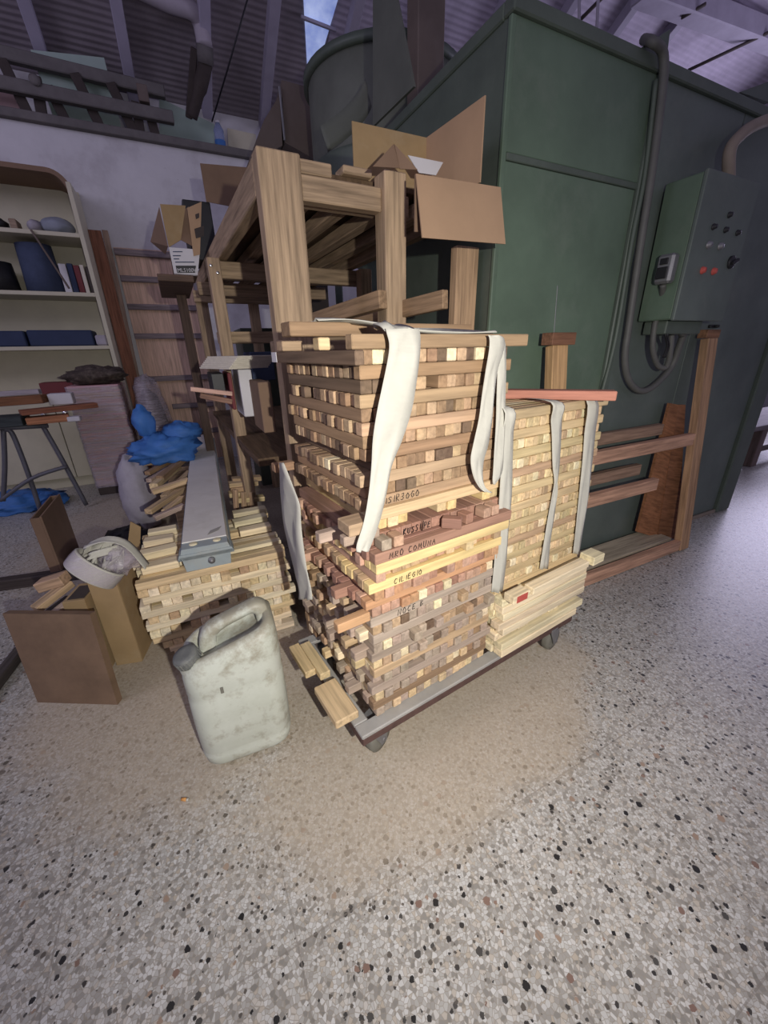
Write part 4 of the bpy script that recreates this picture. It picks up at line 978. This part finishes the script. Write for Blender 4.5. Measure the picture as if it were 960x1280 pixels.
# two beams lying across the rails
for k, (q0, q1, wd, lb_) in enumerate(((pe(479, 374, 1.155), pe(366, 409, 1.75), .03, 'heavy beam sloping back behind the tall stack, left one, ending at the second rack post'), (pe(557, 374, 1.03), pe(380, 416, 1.9), .022, 'heavy beam sloping back behind the tall stack, right one, its pale end in the air'))):
    stick('timber_beam', q0, q1, wd, .048, (150, 124, 96), lb_, 'beam', None, 'old_wood')
# things on the lower shelf
def pbox(name, mat, x0, y0, x1, y1, e, dep, label, cat, ch=.003):
    a, b_ = pe(x0, y0, e), pe(x1, y1, e); mb = MB(); mb.rb(a.dot(D), b_.dot(D), e, e+dep, b_.z, a.z, ch); return tag(mb.build(name, mat), label, cat)
def shelf_drop(o, z): 
    pass
pbox('white_box', 'white', 297, 462, 322, 520, 1.75, .22, 'white box with a maroon side standing on the rack shelf', 'box')
pbox('maroon_folder', 'maroon', 284, 466, 296, 512, 1.76, .2, 'maroon folder standing left of the white box on the rack shelf', 'folder')
for k in range(7):
    a = pe(262+k*1.2, 466-k*2.6, 1.66); mb = MB(); c = pe(292+k*1.6, 459-k*2.2, 1.80); mb.box(c+Z*0, ((D*.92+E*.38).normalized(), (E*.92-D*.38).normalized(), Z), (.085, .12, .0035), .001)
    tag(mb.build('magazine', 'paper'), 'worn pale magazine lying on the white box, '+ordw(7-k)+' from the top of the pile', 'magazine', 'magazines on the rack shelf')
pbox('dark_crate', 'black', 263, 467, 283, 490, 1.78, .2, 'small black crate left of the magazines on the rack shelf', 'box')
pbox('card_carton', 'card_dark', 322, 478, 346, 540, 1.55, .2, 'brown carton on the rack shelf beside the tall stack', 'box')
pbox('grey_carton', 'navy2', 312, 440, 345, 475, 2.0, .2, 'grey carton at the back of the rack shelf', 'box')
stick('shelf_strip', pe(238, 486, 1.72), pe(290, 492, 1.72), .03, .016, (196, 160, 144), 'pinkish strip poking out left from the rack shelf', 'strip', None, 'old_wood')
stick('shelf_strip', pe(250, 494, 1.74), pe(290, 502, 1.74), .03, .02, (150, 116, 100), 'brown strip just below the pinkish one on the rack shelf', 'strip', None, 'old_wood')
# dark cupboard in the gloom behind the rack
tag(MB().rb(.45, .78, 3.15, 3.5, 0, 1.16, .004).build('dark_cupboard', 'dark_green'), 'dark green cupboard in the gloom under the rack', 'cupboard')

# ---------------- open carton on the rack corner with its flaps
cb_ = thing('open_carton', W(.76, 1.15, 1.30), 'open brown carton on the rack corner with one big flap hanging forward', 'box')
x0, x1, y0, y1 = .655, .905, 1.075, 1.132
zh = 1.415
fl_ = [pe(520, 217, 1.06), pe(626, 234, 1.06), pe(632, 305, 1.02), pe(528, 297, 1.02)]
mb = MB(); mb.poly(fl_, E, .004); mb.build('front_flap', 'card', cb_)
Tz = 1.60; cA, cB2, cC = atz(440, 151, Tz), atz(533, 172, Tz), atz(606, 119, Tz)
dn = lambda p, z: V((p.x, p.y, z))
mb = MB(); mb.poly([dn(cA, 1.46), dn(cB2, 1.46), cB2, cA], E, .004); mb.build('back_flap', 'card_sand', cb_)
mb = MB(); mb.poly([dn(cB2, 1.42), dn(cC, 1.42), cC, cB2], -D, -.004); mb.build('right_flap', 'card', cb_)
mb = MB(); a = fl_[0]; mb.poly([a-Z*.12+E*.004, fl_[1]-Z*.12+E*.004, fl_[1]+E*.004, a+E*.004], E, .004); mb.build('front_side', 'card_dark', cb_)
mb = MB(); pk = pe(494, 178, 1.16); mb.poly([pe(466, 208, 1.14), pe(492, 180, 1.16), pe(500, 210, 1.15)], E, .003); mb.poly([pe(493, 180, 1.158), pe(522, 212, 1.12), pe(500, 211, 1.149)], E, .003); mb.build('folded_flap', 'card_dark', cb_)
mb = MB(); mb.poly([pe(510, 194, 1.2), pe(554, 203, 1.2), pe(545, 219, 1.2), pe(524, 216, 1.2)], E, .002); tag(mb.build('white_sheet', 'white'), 'white sheet of card poking out of the open carton', 'sheet')

# ---------------- cartons at the far left of the rack
lc = thing('printed_carton', pe(228, 345, 2.3), 'open brown carton with a white printed front, left of the rack beam', 'box')
eL = 2.3
q = [pe(x, y, eL) for x, y in ((211, 309), (250, 309), (243, 344), (218, 343))]
def pp(x, y, e): return pe(x, y, e)
mb = MB(); mb.poly([pp(211, 309, eL), pp(250, 312, eL), pp(247, 345, eL), pp(218, 343, eL)], E, .006); wf = mb.build('white_front', 'white', lc)
mb = MB(); mb.poly([pp(219.5, 332, eL-.001), pp(245, 332, eL-.001), pp(244, 341, eL-.001), pp(221.5, 341, eL-.001)], E, .0008); mb.build('black_band', 'black', wf)
xd = (pp(247, 337, eL)-pp(220, 337, eL)).normalized()
text_part('model_lettering', 'ML5100W', pp(222, 340, eL-.0025), xd, Z, .021, 'white', wf)
for k, (x0, x1_, y) in enumerate(((216, 228, 314), (216, 226, 319), (217, 224, 323), (219, 243, 327))):
    mb = MB(); mb.poly([pp(x0, y, eL-.001), pp(x1_, y, eL-.001), pp(x1_, y+1.2, eL-.001), pp(x0, y+1.2, eL-.001)], E, .0006); mb.build('printed_line', 'navy2', wf)
mb = MB(); mb.poly([pp(200, 255, eL-.02), pp(232, 257, eL-.01), pp(226, 300, eL), pp(211, 309, eL)], E, .005); mb.build('left_flap', 'card_sand', lc)
mb = MB(); mb.poly([pp(199, 258, eL-.01), pp(210, 308, eL+.01), pp(207, 318, eL+.2), pp(188, 302, eL+.22)], E, .004); mb.build('outer_flap', 'card_dark', lc)
mb = MB(); mb.poly([pp(226, 300, eL-.002), pp(222, 268, eL+.02), pp(236, 258, eL+.03), pp(245, 310, eL)], E, .004); mb.build('inner_side', 'card_dark', lc)
mb = MB(); mb.poly([pp(234, 260, eL-.02), pp(252, 252, eL-.02), pp(250, 318, eL-.004), pp(242, 320, eL-.004)], E, .004); rf_ = mb.build('right_flap', 'card', lc)
mb = MB(); mb.poly([pp(243, 286, eL-.024), pp(255, 282, eL-.024), pp(255, 295, eL-.022), pp(245, 298, eL-.022)], E, .0008)
mb.poly([pp(244, 268, eL-.024), pp(249, 266, eL-.024), pp(249, 272, eL-.024), pp(245, 274, eL-.024)], E, .0008); mb.build('printed_mark', 'board_dark', rf_)
mb = MB(); a0, b0 = pp(218, 343, eL), pp(247, 345, eL); mb.poly([a0, b0, b0+E*.22, a0+E*.22], Z, .004); mb.poly([pp(211, 309, eL+.22), pp(247, 312, eL+.22), b0+E*.22, a0+E*.22], E, .004); mb.build('body', 'card_dark', lc)
dk = thing('dark_carton', pp(250, 300, 2.56), 'dark open carton behind the printed carton', 'box')
mb = MB(); a, b_ = pp(228, 254, 2.6), pp(262, 330, 2.6); mb.rb(a.dot(D), b_.dot(D)+.05, 2.6, 2.85, 1.457, pp(240, 250, 2.6).z, .004); mb.build('carton_body', 'black', dk)
mb = MB(); mb.poly([pp(250, 204, 2.58), pp(318, 210, 2.58), pp(310, 262, 2.58), pp(258, 252, 2.58)], E, .005); mb.build('raised_flap', 'card_dark', dk)
tag(MB().rb(.0, .15, 2.25, 2.9, pp(228, 345, 2.3).z-.03, pp(228, 345, 2.3).z-.002, .003, lin((110, 90, 76))).build('bracket_board', 'old_wood'), 'short brown board carrying the printed carton beside the rack beam', 'board')
stick('shelf_upright', W(.10, 2.75, 0), W(.10, 2.75, pp(228, 345, 2.3).z-.0305), .05, .06, (84, 68, 58), 'dark post under the printed carton, left of the rack legs', 'post', None, 'old_wood', up=E)
# ================================================================== GREEN BOOTH
bs0, bs1, be0, be1, bz = .967, 3.02, 1.14, 1.97, 1.84
bo = thing('machine_booth', W(2.0, 1.55, 0), 'large green sheet metal machine housing filling the right background', 'machine')
MB().rb(bs0, bs1, be0+.012, be1, .0, bz, .004).build('housing', 'dark_green', bo)
def bpart(name, mat, *bx, ch=.002):
    mb = MB()
    for b_ in bx: mb.rb(*b_, ch)
    return mb.build(name, mat, bo)
bpart('upper_panel', 'green', (bs0+.0, 1.595, be0, be0+.0118, 1.525, bz-.03))
bpart('lower_panel', 'green', (bs0+.0, 1.575, be0, be0+.0118, .0, 1.505))
bpart('seam_strip', 'dark_green', (bs0+.012, 1.60, be0-.004, be0+.011, 1.506, 1.524))
bpart('side_panel', 'green_grey', (1.625, 2.14, be0+.002, be0+.0118, .02, bz-.03))
bpart('end_panel', 'green_grey', (2.145, 2.88, be0+.002, be0+.0118, .02, bz-.03))
bpart('corner_post', 'dark_green', (2.885, bs1+.01, be0-.02, be0+.0118, .0, bz), ch=.012)
bpart('base_rail', 'conduit', (1.625, 2.885, be0-.012, be0+.001, .0, .022))
bpart('seam_channel', 'dark_green', (1.578, 1.621, be0-.012, be0+.0118, .0, bz-.03), ch=.004)
bpart('top_flange', 'dark_green', (bs0-.008, bs1+.01, be0-.012, be0+.03, bz-.03, bz+.006), (bs0-.008, bs0+.03, be0+.0301, be1, bz-.03, bz+.006), ch=.004)
bpart('corner_angle', 'green', (bs0-.006, bs0+.012, be0-.003, be0+.0119, .0, bz-.031), ch=.003)
mb = MB(); gp = [pe(798, 62, be0), pe(832, 84, be0), pe(838, 36, be0)]; mb.poly(gp, E, .01); mb.build('gusset', 'dark_green', bo)
mb = MB(); mb.poly([pe(925, 115, be0), pe(962, 128, be0), pe(966, 100, be0)], E, .02); mb.build('gusset', 'dark_green', bo)
mb = MB(); mb.bar(pe(697, 357, be0-.0006), pe(692, 424, be0-.0006), .003, .0012, .0004, up=E); mb.build('scratch', 'steel', bo)
h_ = pe(890, 408, be0); mb = MB(); mb.bar(h_-D*.03, h_+D*.04, .02, .014, .004); mb.tube([h_-E*.0, h_-E*.03], .006, 8); mb.build('latch', 'black', bo)
# front-face plates beside the drum
mb = MB(); mb.poly([ps(466, 158, bs0-.012), ps(517, 108, bs0-.012), ps(495, -5, bs0-.012), ps(466, -5, bs0-.012)], D, .010); mb.build('fin_plate', 'drum', bo)
mb = MB(); mb.poly([ps(640, 6, bs0-.003), ps(655, -40, bs0-.003), ps(563, -30, bs0-.003), ps(566, 58, bs0-.003)], D, .010); mb.build('stiffener', 'brown_metal', bo) if False else None
# ---------------- cyclone drum
dc = W(1.36, 2.66, 0)
cy = thing('cyclone_drum', dc+Z*1.3, 'big dark green cyclone drum with cone bottom standing behind the rack', 'dust collector')
mb = MB(); mb.lathe(dc, Z, [(.42, 1.97), (.43, 2.0), (.43, 2.36), (.42, 2.37)], 48); mb.build('drum', 'drum', cy)
mb = MB(); mb.lathe(dc, Z, [(.43, 2.345), (.455, 2.345), (.455, 2.38), (.43, 2.38)], 48); mb.build('rim', 'dark_green', cy)
mb = MB(); mb.lathe(dc, Z, [(.42, 2.375), (.24, 2.50), (.12, 2.53), (0, 2.53)], 48); mb.build('lid', 'dark_green', cy)
mb = MB(); mb.lathe(dc, Z, [(.432, 1.985), (.445, 1.965), (.36, 1.78), (.20, 1.50), (.17, 1.48), (.17, 1.05)], 48); mb.build('cone', 'dark_green', cy)
mb = MB(); hx0 = pe(405, 150, 2.2); tt = [pe(400, 158, 2.22), pe(425, 140, 2.2), pe(446, 118, 2.18), pe(456, 100, 2.17)]
mb.ribbon([(p, p-Z*.09+D*.03) for p in tt], -E, .006); mb.build('spiral_skirt', 'drum', cy)
# legs to the floor
for k in range(3):
    t = k*2.094+.5; p = dc+V((math.cos(t), math.sin(t), 0))*.40; mb = MB(); mb.bar(p, p+Z*1.99, .05, .05, .003, up=V((1, 0, 0))); mb.build('leg', 'dark_green', cy)
mb = MB(); mb.bar(W(1.30, 2.12, 1.9), W(1.30, 2.12, 3.2), .14, .10, .004, up=E); tag(mb.build('dark_column', 'brown_metal'), 'dark brown column rising between the drum and the booth top', 'column')
# ---------------- brown hopper left of the drum
hp_ = thing('brown_hopper', W(.85, 2.75, 1.3), 'dull brown sheet metal hopper left of the drum', 'hopper')
eH = 3.12
P = lambda x, y, e=eH: pe(x, y, e)
def loft(mb, q0, q1): 
    vs = list(q0)+list(q1); k = len(q0); return mb._add(vs, [list(range(k))[::-1], list(range(k, 2*k))]+[[i, (i+1) % k, (i+1) % k+k, i+k] for i in range(k)], [p.copy() for p in vs], (1, 1, 1))
f0 = [P(356, 178), P(404, 205), P(398, 112), P(352, 100)]
loft(MB(), f0, [p+E*.32+D*.02 for p in f0]).build('front_box', 'brown_metal', hp_)
f1_ = [P(310, 205), P(353, 182), P(350, 118), P(330, 150)]
loft(MB(), f1_, [p+E*.28 for p in f1_]).build('side_chute', 'brown_metal', hp_)
mb = MB(); mb.bar(P(349, 108, eH-.01), P(356, 176, eH-.01), .012, .012, .002, up=E); mb.build('edge_angle', 'steel', hp_)
MB().rb(.90, 1.12, 3.16, 3.40, .0, 1.79, .004).build('stand', 'board_dark', hp_)

# ================================================================== CONTROL BOX AND CABLES
x0, x1, y0, y1, z0, z1 = 1.72, 2.055, .985, 1.127, 1.083, 1.535
cbx = thing('control_box', W((x0+x1)/2, y1, z0), 'grey green electrical control box with buttons mounted on the booth', 'control box')
MB().rb(x0, x1, y0+.014, y1, z0, z1, .004).build('box_body', 'green', cbx); MB().rb(x0-.004, x1+.004, y0, y0+.0138, z0-.004, z1+.004, .004).build('door', 'green_grey', cbx)
MB().rb(x0+.03, x1-.06, y0+.04, y1-.01, z0-.05, z0-.0005, .004).build('gland_box', 'dark_green', cbx)
MB().rb(x0+.05, x1-.05, y1+.0005, 1.1415, z0+.05, z1-.05, .002).build('mount_plate', 'dark_green', cbx)
def kn(x, y, r, mat, nm, hgt_=.012):
    c = pe(x/4+760, y/4+180, y0); mb = MB(); mb.lathe(c, -E, [(r*1.25, 0), (r*1.25, .004), (r, .0045), (r*.9, hgt_), (0, hgt_+.001)], 16); mb.build(nm, mat, cbx)
for x, y in ((605, 355), (525, 415), (585, 430), (645, 445)): kn(x, y, .008, 'black', 'pilot_lamp')
for x, y in ((500, 505), (558, 512)): kn(x, y, .010, 'steel', 'push_button')
for x, y in ((470, 632), (525, 637)): kn(x, y, .010, 'red', 'push_button')
c = pe(913, 328, y0); mb = MB(); mb.lathe(c, -E, [(.022, 0), (.022, .008), (.018, .01), (0, .011)], 20); mb.bar(c-E*.016-D*.018-Z*.008, c-E*.016+D*.018+Z*.008, .012, .010, .002, up=E); mb.build('rotary_switch', 'black', cbx)
sx = ps(837, 337, x0); _, es, zs_ = se(sx)
so = thing('socket_box', W(x0, es, zs_), 'small grey socket box on the left side of the control box', 'socket')
MB().rb(x0-.04, x0-.0005, es-.03, es+.03, zs_-.048, zs_+.048, .008).build('box_body', 'steel', so)
MB().rb(x0-.046, x0-.0405, es-.018, es+.02, zs_-.032, zs_+.006, .002).build('dark_label', 'black', so); MB().rb(x0-.046, x0-.0405, es-.014, es+.014, zs_+.014, zs_+.034, .002).build('dark_label', 'black', so)
def cable(pts, r, label, mat='cable', nm='cable'):
    mb = MB(); mb.tube(smooth_pts(pts, 7), r, 10); return tag(mb.build(nm, mat), label, 'cable')
ec = 1.09
cable([W(x0-.02, es, zs_-.05), pe(827, 375, 1.06), pe(819, 405, 1.07), pe(816, 435, 1.07), pe(822, 456, 1.07), pe(832, 459, 1.06), pe(837, 445, 1.05), W(1.84, 1.05, z0-.052)], .011, 'short grey cable looping from the socket box up under the control box')
ec = 1.105
cable([pe(803, 60, 1.17)+Z*.02, pe(815, 52, ec), pe(827, 62, ec), pe(830, 85, ec), pe(826, 130, ec), pe(814, 220, ec), pe(800, 310, ec), pe(787, 400, ec), pe(781, 445, ec), pe(785, 473, ec), pe(798, 488, ec), pe(815, 484, ec), pe(838, 460, ec), pe(850, 430, 1.09), pe(856, 412, 1.075), W(1.93, 1.06, z0-.051)], .0135, 'thick grey cable hanging down the booth seam and looping to the control box')
cable([pe(820, 100, 1.122), pe(806, 220, 1.122), pe(790, 300, 1.122), pe(770, 420, 1.122), pe(754, 485, 1.122), pe(735, 560, 1.122)], .008, 'thin straight conduit running down the booth seam beside the thick cable', 'dark_green', 'conduit')
cable([W(1.98, 1.05, z1+.003), pe(912, 190, 1.05), pe(925, 170, 1.05), pe(945, 156, 1.05), pe(975, 146, 1.05), pe(1010, 140, 1.05)], .020, 'beige conduit curving out of the top of the control box to the right', 'conduit', 'conduit')
mb = MB(); wc = [pe(840, 405, 1.04), pe(832, 418, 1.03), pe(834, 432, 1.04), pe(829, 447, 1.05)]; mb.tube(smooth_pts(wc, 5), .004, 6); mb.tube([p+D*.012 for p in smooth_pts(wc, 5)], .004, 6)
tag(mb.build('loose_wire', 'black'), 'dark loose wires hanging under the control box', 'wire')

# ================================================================== LEANING WOODEN FRAME
fr = thing('wooden_stand', W(1.7, .97, 0), 'open wooden frame with paired rails leaning against the green booth', 'frame')
RW = lin((190, 150, 124))
def FZ(s, off, z): return W(s, .95+.13*z+off, z)
fz = (FZ(0, 0, 1)-FZ(0, 0, 0)).normalized(); fn = fz.cross(D)
def fpart(name, p, q, w_, t_, up, col=RW, nm=None):
    mb = MB(); mb.bar(p, q, w_, t_, .002, col, up=up); return mb.build(name, 'old_wood', fr)
fpart('stile', FZ(2.19, 0, .003), FZ(2.19, 0, 1.015), .075, .035, E, lin((172, 138, 106))); fpart('stile', FZ(1.225, 0, .003), FZ(1.225, 0, 1.0), .075, .035, E, lin((190, 154, 110)))
mb = MB(); mb.bar(FZ(1.17, -.005, 1.022), FZ(1.285, -.005, 1.022), .05, .04, .002, lin((128, 92, 70))); mb.build('end_block', 'old_wood', fr)
mb = MB(); mb.bar(FZ(2.15, .01, 1.035), FZ(2.255, .01, 1.035), .04, .035, .002, lin((140, 104, 78))); mb.build('end_block', 'old_wood', fr)
for z, hh in ((.032, .055), (.395, .055), (.572, .055)): fpart('rail', FZ(1.265, -.0, z)+D*0, FZ(1.90 if .3 < z < .5 else 2.1525, -.0, z), .03, hh, Z)
for z in (.455, .625): fpart('back_rail', FZ(1.265, .06, z), FZ(1.86 if z < .5 else 2.0, .06, z), .028, .05, Z, lin((150, 124, 104)))
mb = MB(); mb.rb(1.265, 2.15, .985, 1.115, .045, .06, .002, lin((172, 160, 138))); mb.build('bottom_board', 'old_wood', fr)
gA_ = [pe(797, 665, 1.075), pe(822, 672, 1.045), pe(848, 506, 1.08), pe(838, 504, 1.085)]; gB_ = [pe(822, 672, 1.04), pe(848, 674, 1.015), pe(857, 506, 1.075), pe(848, 506, 1.08)]
for gg, cc in ((gA_, (140, 96, 66)), (gB_, (128, 88, 62))):
    mb = MB(); mb.poly(gg, E, .014, lin(cc)); mb.build('gusset_board', 'old_wood', fr)

# ================================================================== UP ON THE LEDGE
lz = 2.5725
ld = thing('wooden_ladder', W(-.3, 4.34, lz), 'old grey timber ladder lying on the wall ledge under the roof', 'ladder')
mb = MB(); mb.bar(pe(-60, 52, 4.39), pe(206, 116, 4.39), .06, .075, .006); mb.build('rail', 'ladder', ld)
mb = MB(); mb.bar(pe(-60, 92, 4.285), pe(217, 148, 4.285), .06, .075, .006); mb.build('rail', 'ladder', ld)
for x0_, y0_, x1_, y1_ in ((2, 74, 38, 148), (44, 95, 54, 152), (60, 108, 84, 154), (93, 92, 128, 164), (138, 104, 168, 166), (170, 128, 176, 170), (186, 140, 196, 174)):
    a, b_ = pe(x0_, y0_, 4.36), pe(x1_, y1_, 4.335); d = (b_-a); b_ = a+d*((a.z-lz-.002)/-d.z); mb = MB(); mb.bar(a, b_, .065, .03, .004, up=E); mb.build('rung', 'board_dark', ld)
mb = MB(); c = pe(178, 118, 4.30); mb.rb(c.dot(D)-.03, c.dot(D)+.04, 4.27, 4.42, c.z-.05, c.z+.05, .004); mb.build('end_block', 'brown_metal', ld)
mb = MB(); c = pe(45, 103, 4.28); mb.lathe(c-E*.025, -E, [(.03, 0), (.033, .01), (.02, .02), (0, .022)], 20); mb.build('knob', 'ladder', ld)
def ledge_board(pts, mat, label, e=4.46):
    mb = MB(); mb.poly([pe(x, y, e) for x, y in pts], E, .012); return tag(mb.build('pastel_board', mat), label, 'board')
ledge_board(((38, 62), (130, 72), (152, 160), (66, 145)), 'pastel', 'pale green board leaning behind the ladder on the ledge')
ledge_board(((-30, 105), (14, 112), (34, 142), (-30, 130)), 'pink', 'pink board at the photo edge behind the ladder')
ledge_board(((199, 122), (230, 137), (268, 155), (268, 186), (199, 172)), 'pastel', 'pale green board with a curved top right of the ladder on the ledge', 4.5)
ledge_board(((284, 160), (320, 168), (320, 196), (286, 190)), 'cream', 'pale board right of the bottle on the ledge', 4.5)
bt = thing('clear_bottle', W(.72, 4.42, lz), 'clear bluish plastic bottle standing on the ledge', 'bottle')
bc_ = V((pe(277, 190, 4.42).x, pe(277, 190, 4.42).y, lz))
hb = pe(275, 152, 4.42).z-lz
mb = MB(); mb.lathe(bc_, Z, [(0, .002), (.038, .002), (.042, .02), (.040, hb*.3), (.042, hb*.35), (.040, hb*.6), (.042, hb*.7), (.02, hb*.9), (.016, hb*.94)], 24); mb.build('bottle_body', 'glass', bt)
mb = MB(); mb.lathe(bc_, Z, [(.018, hb*.941), (.018, hb), (0, hb+.002)], 18); mb.build('bottle_cap', 'white', bt)
mb = MB(); mb.lathe(bc_, Z, [(.0425, .03), (.0425, .085)], 24); mb.build('blue_label', 'blue_bag', bt)
# pipe, wrapped bundle, hanging line
pp_ = thing('vent_pipe', pe(250, 40, 4.2), 'whitish vent pipe with an elbow hanging under the roof', 'pipe')
mb = MB(); mb.tube(smooth_pts([pe(150, -28, 4.0), pe(205, 0, 4.1), pe(238, 12, 4.15), pe(250, 30, 4.2), pe(256, 58, 4.2)], 6), .055, 16); mb.build('elbow', 'tan_pipe', pp_)
mb = MB(); mb.tube([pe(256, 57, 4.2), pe(257, 80, 4.24)], .058, 16); mb.build('pipe_end', 'ladder', pp_)
mb = MB(); mb.tube(smooth_pts([pe(257, 78, 4.25), pe(250, 110, 4.3), pe(240, 146, 4.4)], 6), [.05]*7+[.04]*6, 12); mb.bar(pe(243, 60, 4.25), pe(236, 148, 4.4), .05, .03, .006, up=E); tag(mb.build('wrapped_bundle', 'board_dark'), 'dark wrapped bundle hanging from the vent pipe by the rafter', 'bundle')
mb = MB(); mb.tube([pe(312, -10, 3.9), pe(285, 85, 4.2), pe(265, 152, 4.6)], .006, 6); tag(mb.build('hanging_line', 'black'), 'thin dark line slanting down from the roof to the ledge', 'rope')
for k, (a, b_) in enumerate((((724, -5), (724, 22)), ((748, -5), (746, 30)))):
    mb = MB(); mb.bar(pe(*a, 1.6), pe(a[0]+(b_[0]-a[0])*1.6, b_[1]+30, 1.6), .010, .010, .002, up=E); tag(mb.build('hanger_rod', 'purple_beam'), ('left' if k == 0 else 'right')+' thin hanger rod above the booth top', 'rod')
for k, (a, b_) in enumerate((((720, 30), (758, -8)), ((852, 22), (882, 5)), ((860, 88), (962, 40)))):
    pa, pb = roof_px(*a, -.26), roof_px(*b_, -.26); mb = MB(); mb.tube([pa, pb], .014, 6); tag(mb.build('brace_rod', 'board_dark'), ('left', 'middle', 'right')[k]+' dark brace rod crossing the roof sheets above the booth', 'rod')

# ================================================================== FAR RIGHT AND FLOOR SMALLS
bn = thing('low_bench', W(4.6, 1.75, 0), 'low bench with splayed legs on the floor far right beyond the booth', 'bench')
MB().rb(3.95, 5.4, 1.48, 1.95, .335, .375, .004, lin((120, 112, 112))).build('bench_top', 'old_wood', bn)
for s, e in ((4.3, 1.55), (4.3, 1.88), (5.2, 1.55), (5.2, 1.88)): MB().rb(s-.045, s+.045, e-.03, e+.03, 0, .3345, .004, lin((116, 100, 94)), 'z').build('leg', 'old_wood', bn)
MB().rb(4.346, 5.154, 1.60, 1.63, .08, .12, .003, lin((110, 98, 94))).build('stretcher', 'old_wood', bn)
tag(MB().rb(4.4, 6.6, 2.6, 3.6, 0, 1.9, .02).build('darkness_block', 'board_dark'), 'made-up dark block standing for the gloom far right behind the low bench', 'machine')  # block added to make the area beyond the booth dark
cg = atz(227, 999, .004); cg2 = atz(241, 1000, .004); cdir = (cg2-cg).normalized()
cbt = thing('cigarette_butt', (cg+cg2)/2-Z*.004, 'orange cigarette butt on the floor in front of the jerrycan', 'cigarette butt')
mb = MB(); mb.tube([cg, cg+cdir*.0125], .0038, 12); mb.build('filter', 'filter', cbt); mb = MB(); mb.tube([cg+cdir*.0126, cg+cdir*.0175], .0036, 12); mb.build('paper_end', 'strap', cbt)
# ================================================================== LIGHT AND CAMERA
w = bpy.data.worlds.new('World'); S.world = w; w.use_nodes = True
bg = w.node_tree.nodes['Background']; bg.inputs[0].default_value = (*lin((176, 168, 204)), 1); bg.inputs[1].default_value = .46
def lamp(name, kind, loc, energy, col, **k):
    l = bpy.data.lights.new(name, kind); l.energy = energy; l.color = col
    for a, b in k.items(): setattr(l, a, b)
    o = bpy.data.objects.new(name, l); COL.objects.link(o); o.location = loc; return o
def aim(o, p): o.rotation_euler = (p-o.location).to_track_quat('-Z', 'Y').to_euler()
t = lamp('hand_torch', 'SPOT', V((.29, -.30, 1.06)), 98, (1, .962, .905), spot_size=math.radians(118), spot_blend=1.0, shadow_soft_size=.012)
aim(t, V((.10, 1.0, .55)))
d = lamp('doorway_daylight', 'AREA', W(6.6, 2.3, 1.7), 115, (.76, .72, 1.0), shape='RECTANGLE', size=2.4, size_y=2.4); aim(d, W(2.0, .8, 2.3))
d2 = lamp('added_wall_fill', 'AREA', W(-3.2, 1.2, 3.0), 32, (.78, .74, 1.0), shape='RECTANGLE', size=1.6, size_y=1.2); aim(d2, W(-.2, 4.3, 2.0))  # added lilac fill that brightens the back wall; no window is known there
cam = bpy.data.cameras.new('camera'); co = bpy.data.objects.new('camera', cam); COL.objects.link(co)
co.matrix_world = Matrix(((RT.x, UP.x, -FW.x, CAM.x), (RT.y, UP.y, -FW.y, CAM.y), (RT.z, UP.z, -FW.z, CAM.z), (0, 0, 0, 1)))
cam.sensor_fit = 'VERTICAL'; cam.sensor_height = 36; cam.lens = FPX/1280*36; cam.clip_start = .02
S.camera = co
S.view_settings.view_transform = 'Standard'; S.view_settings.look = 'None'; S.view_settings.gamma = 1; S.view_settings.exposure = 0; S.view_settings.use_curve_mapping = False
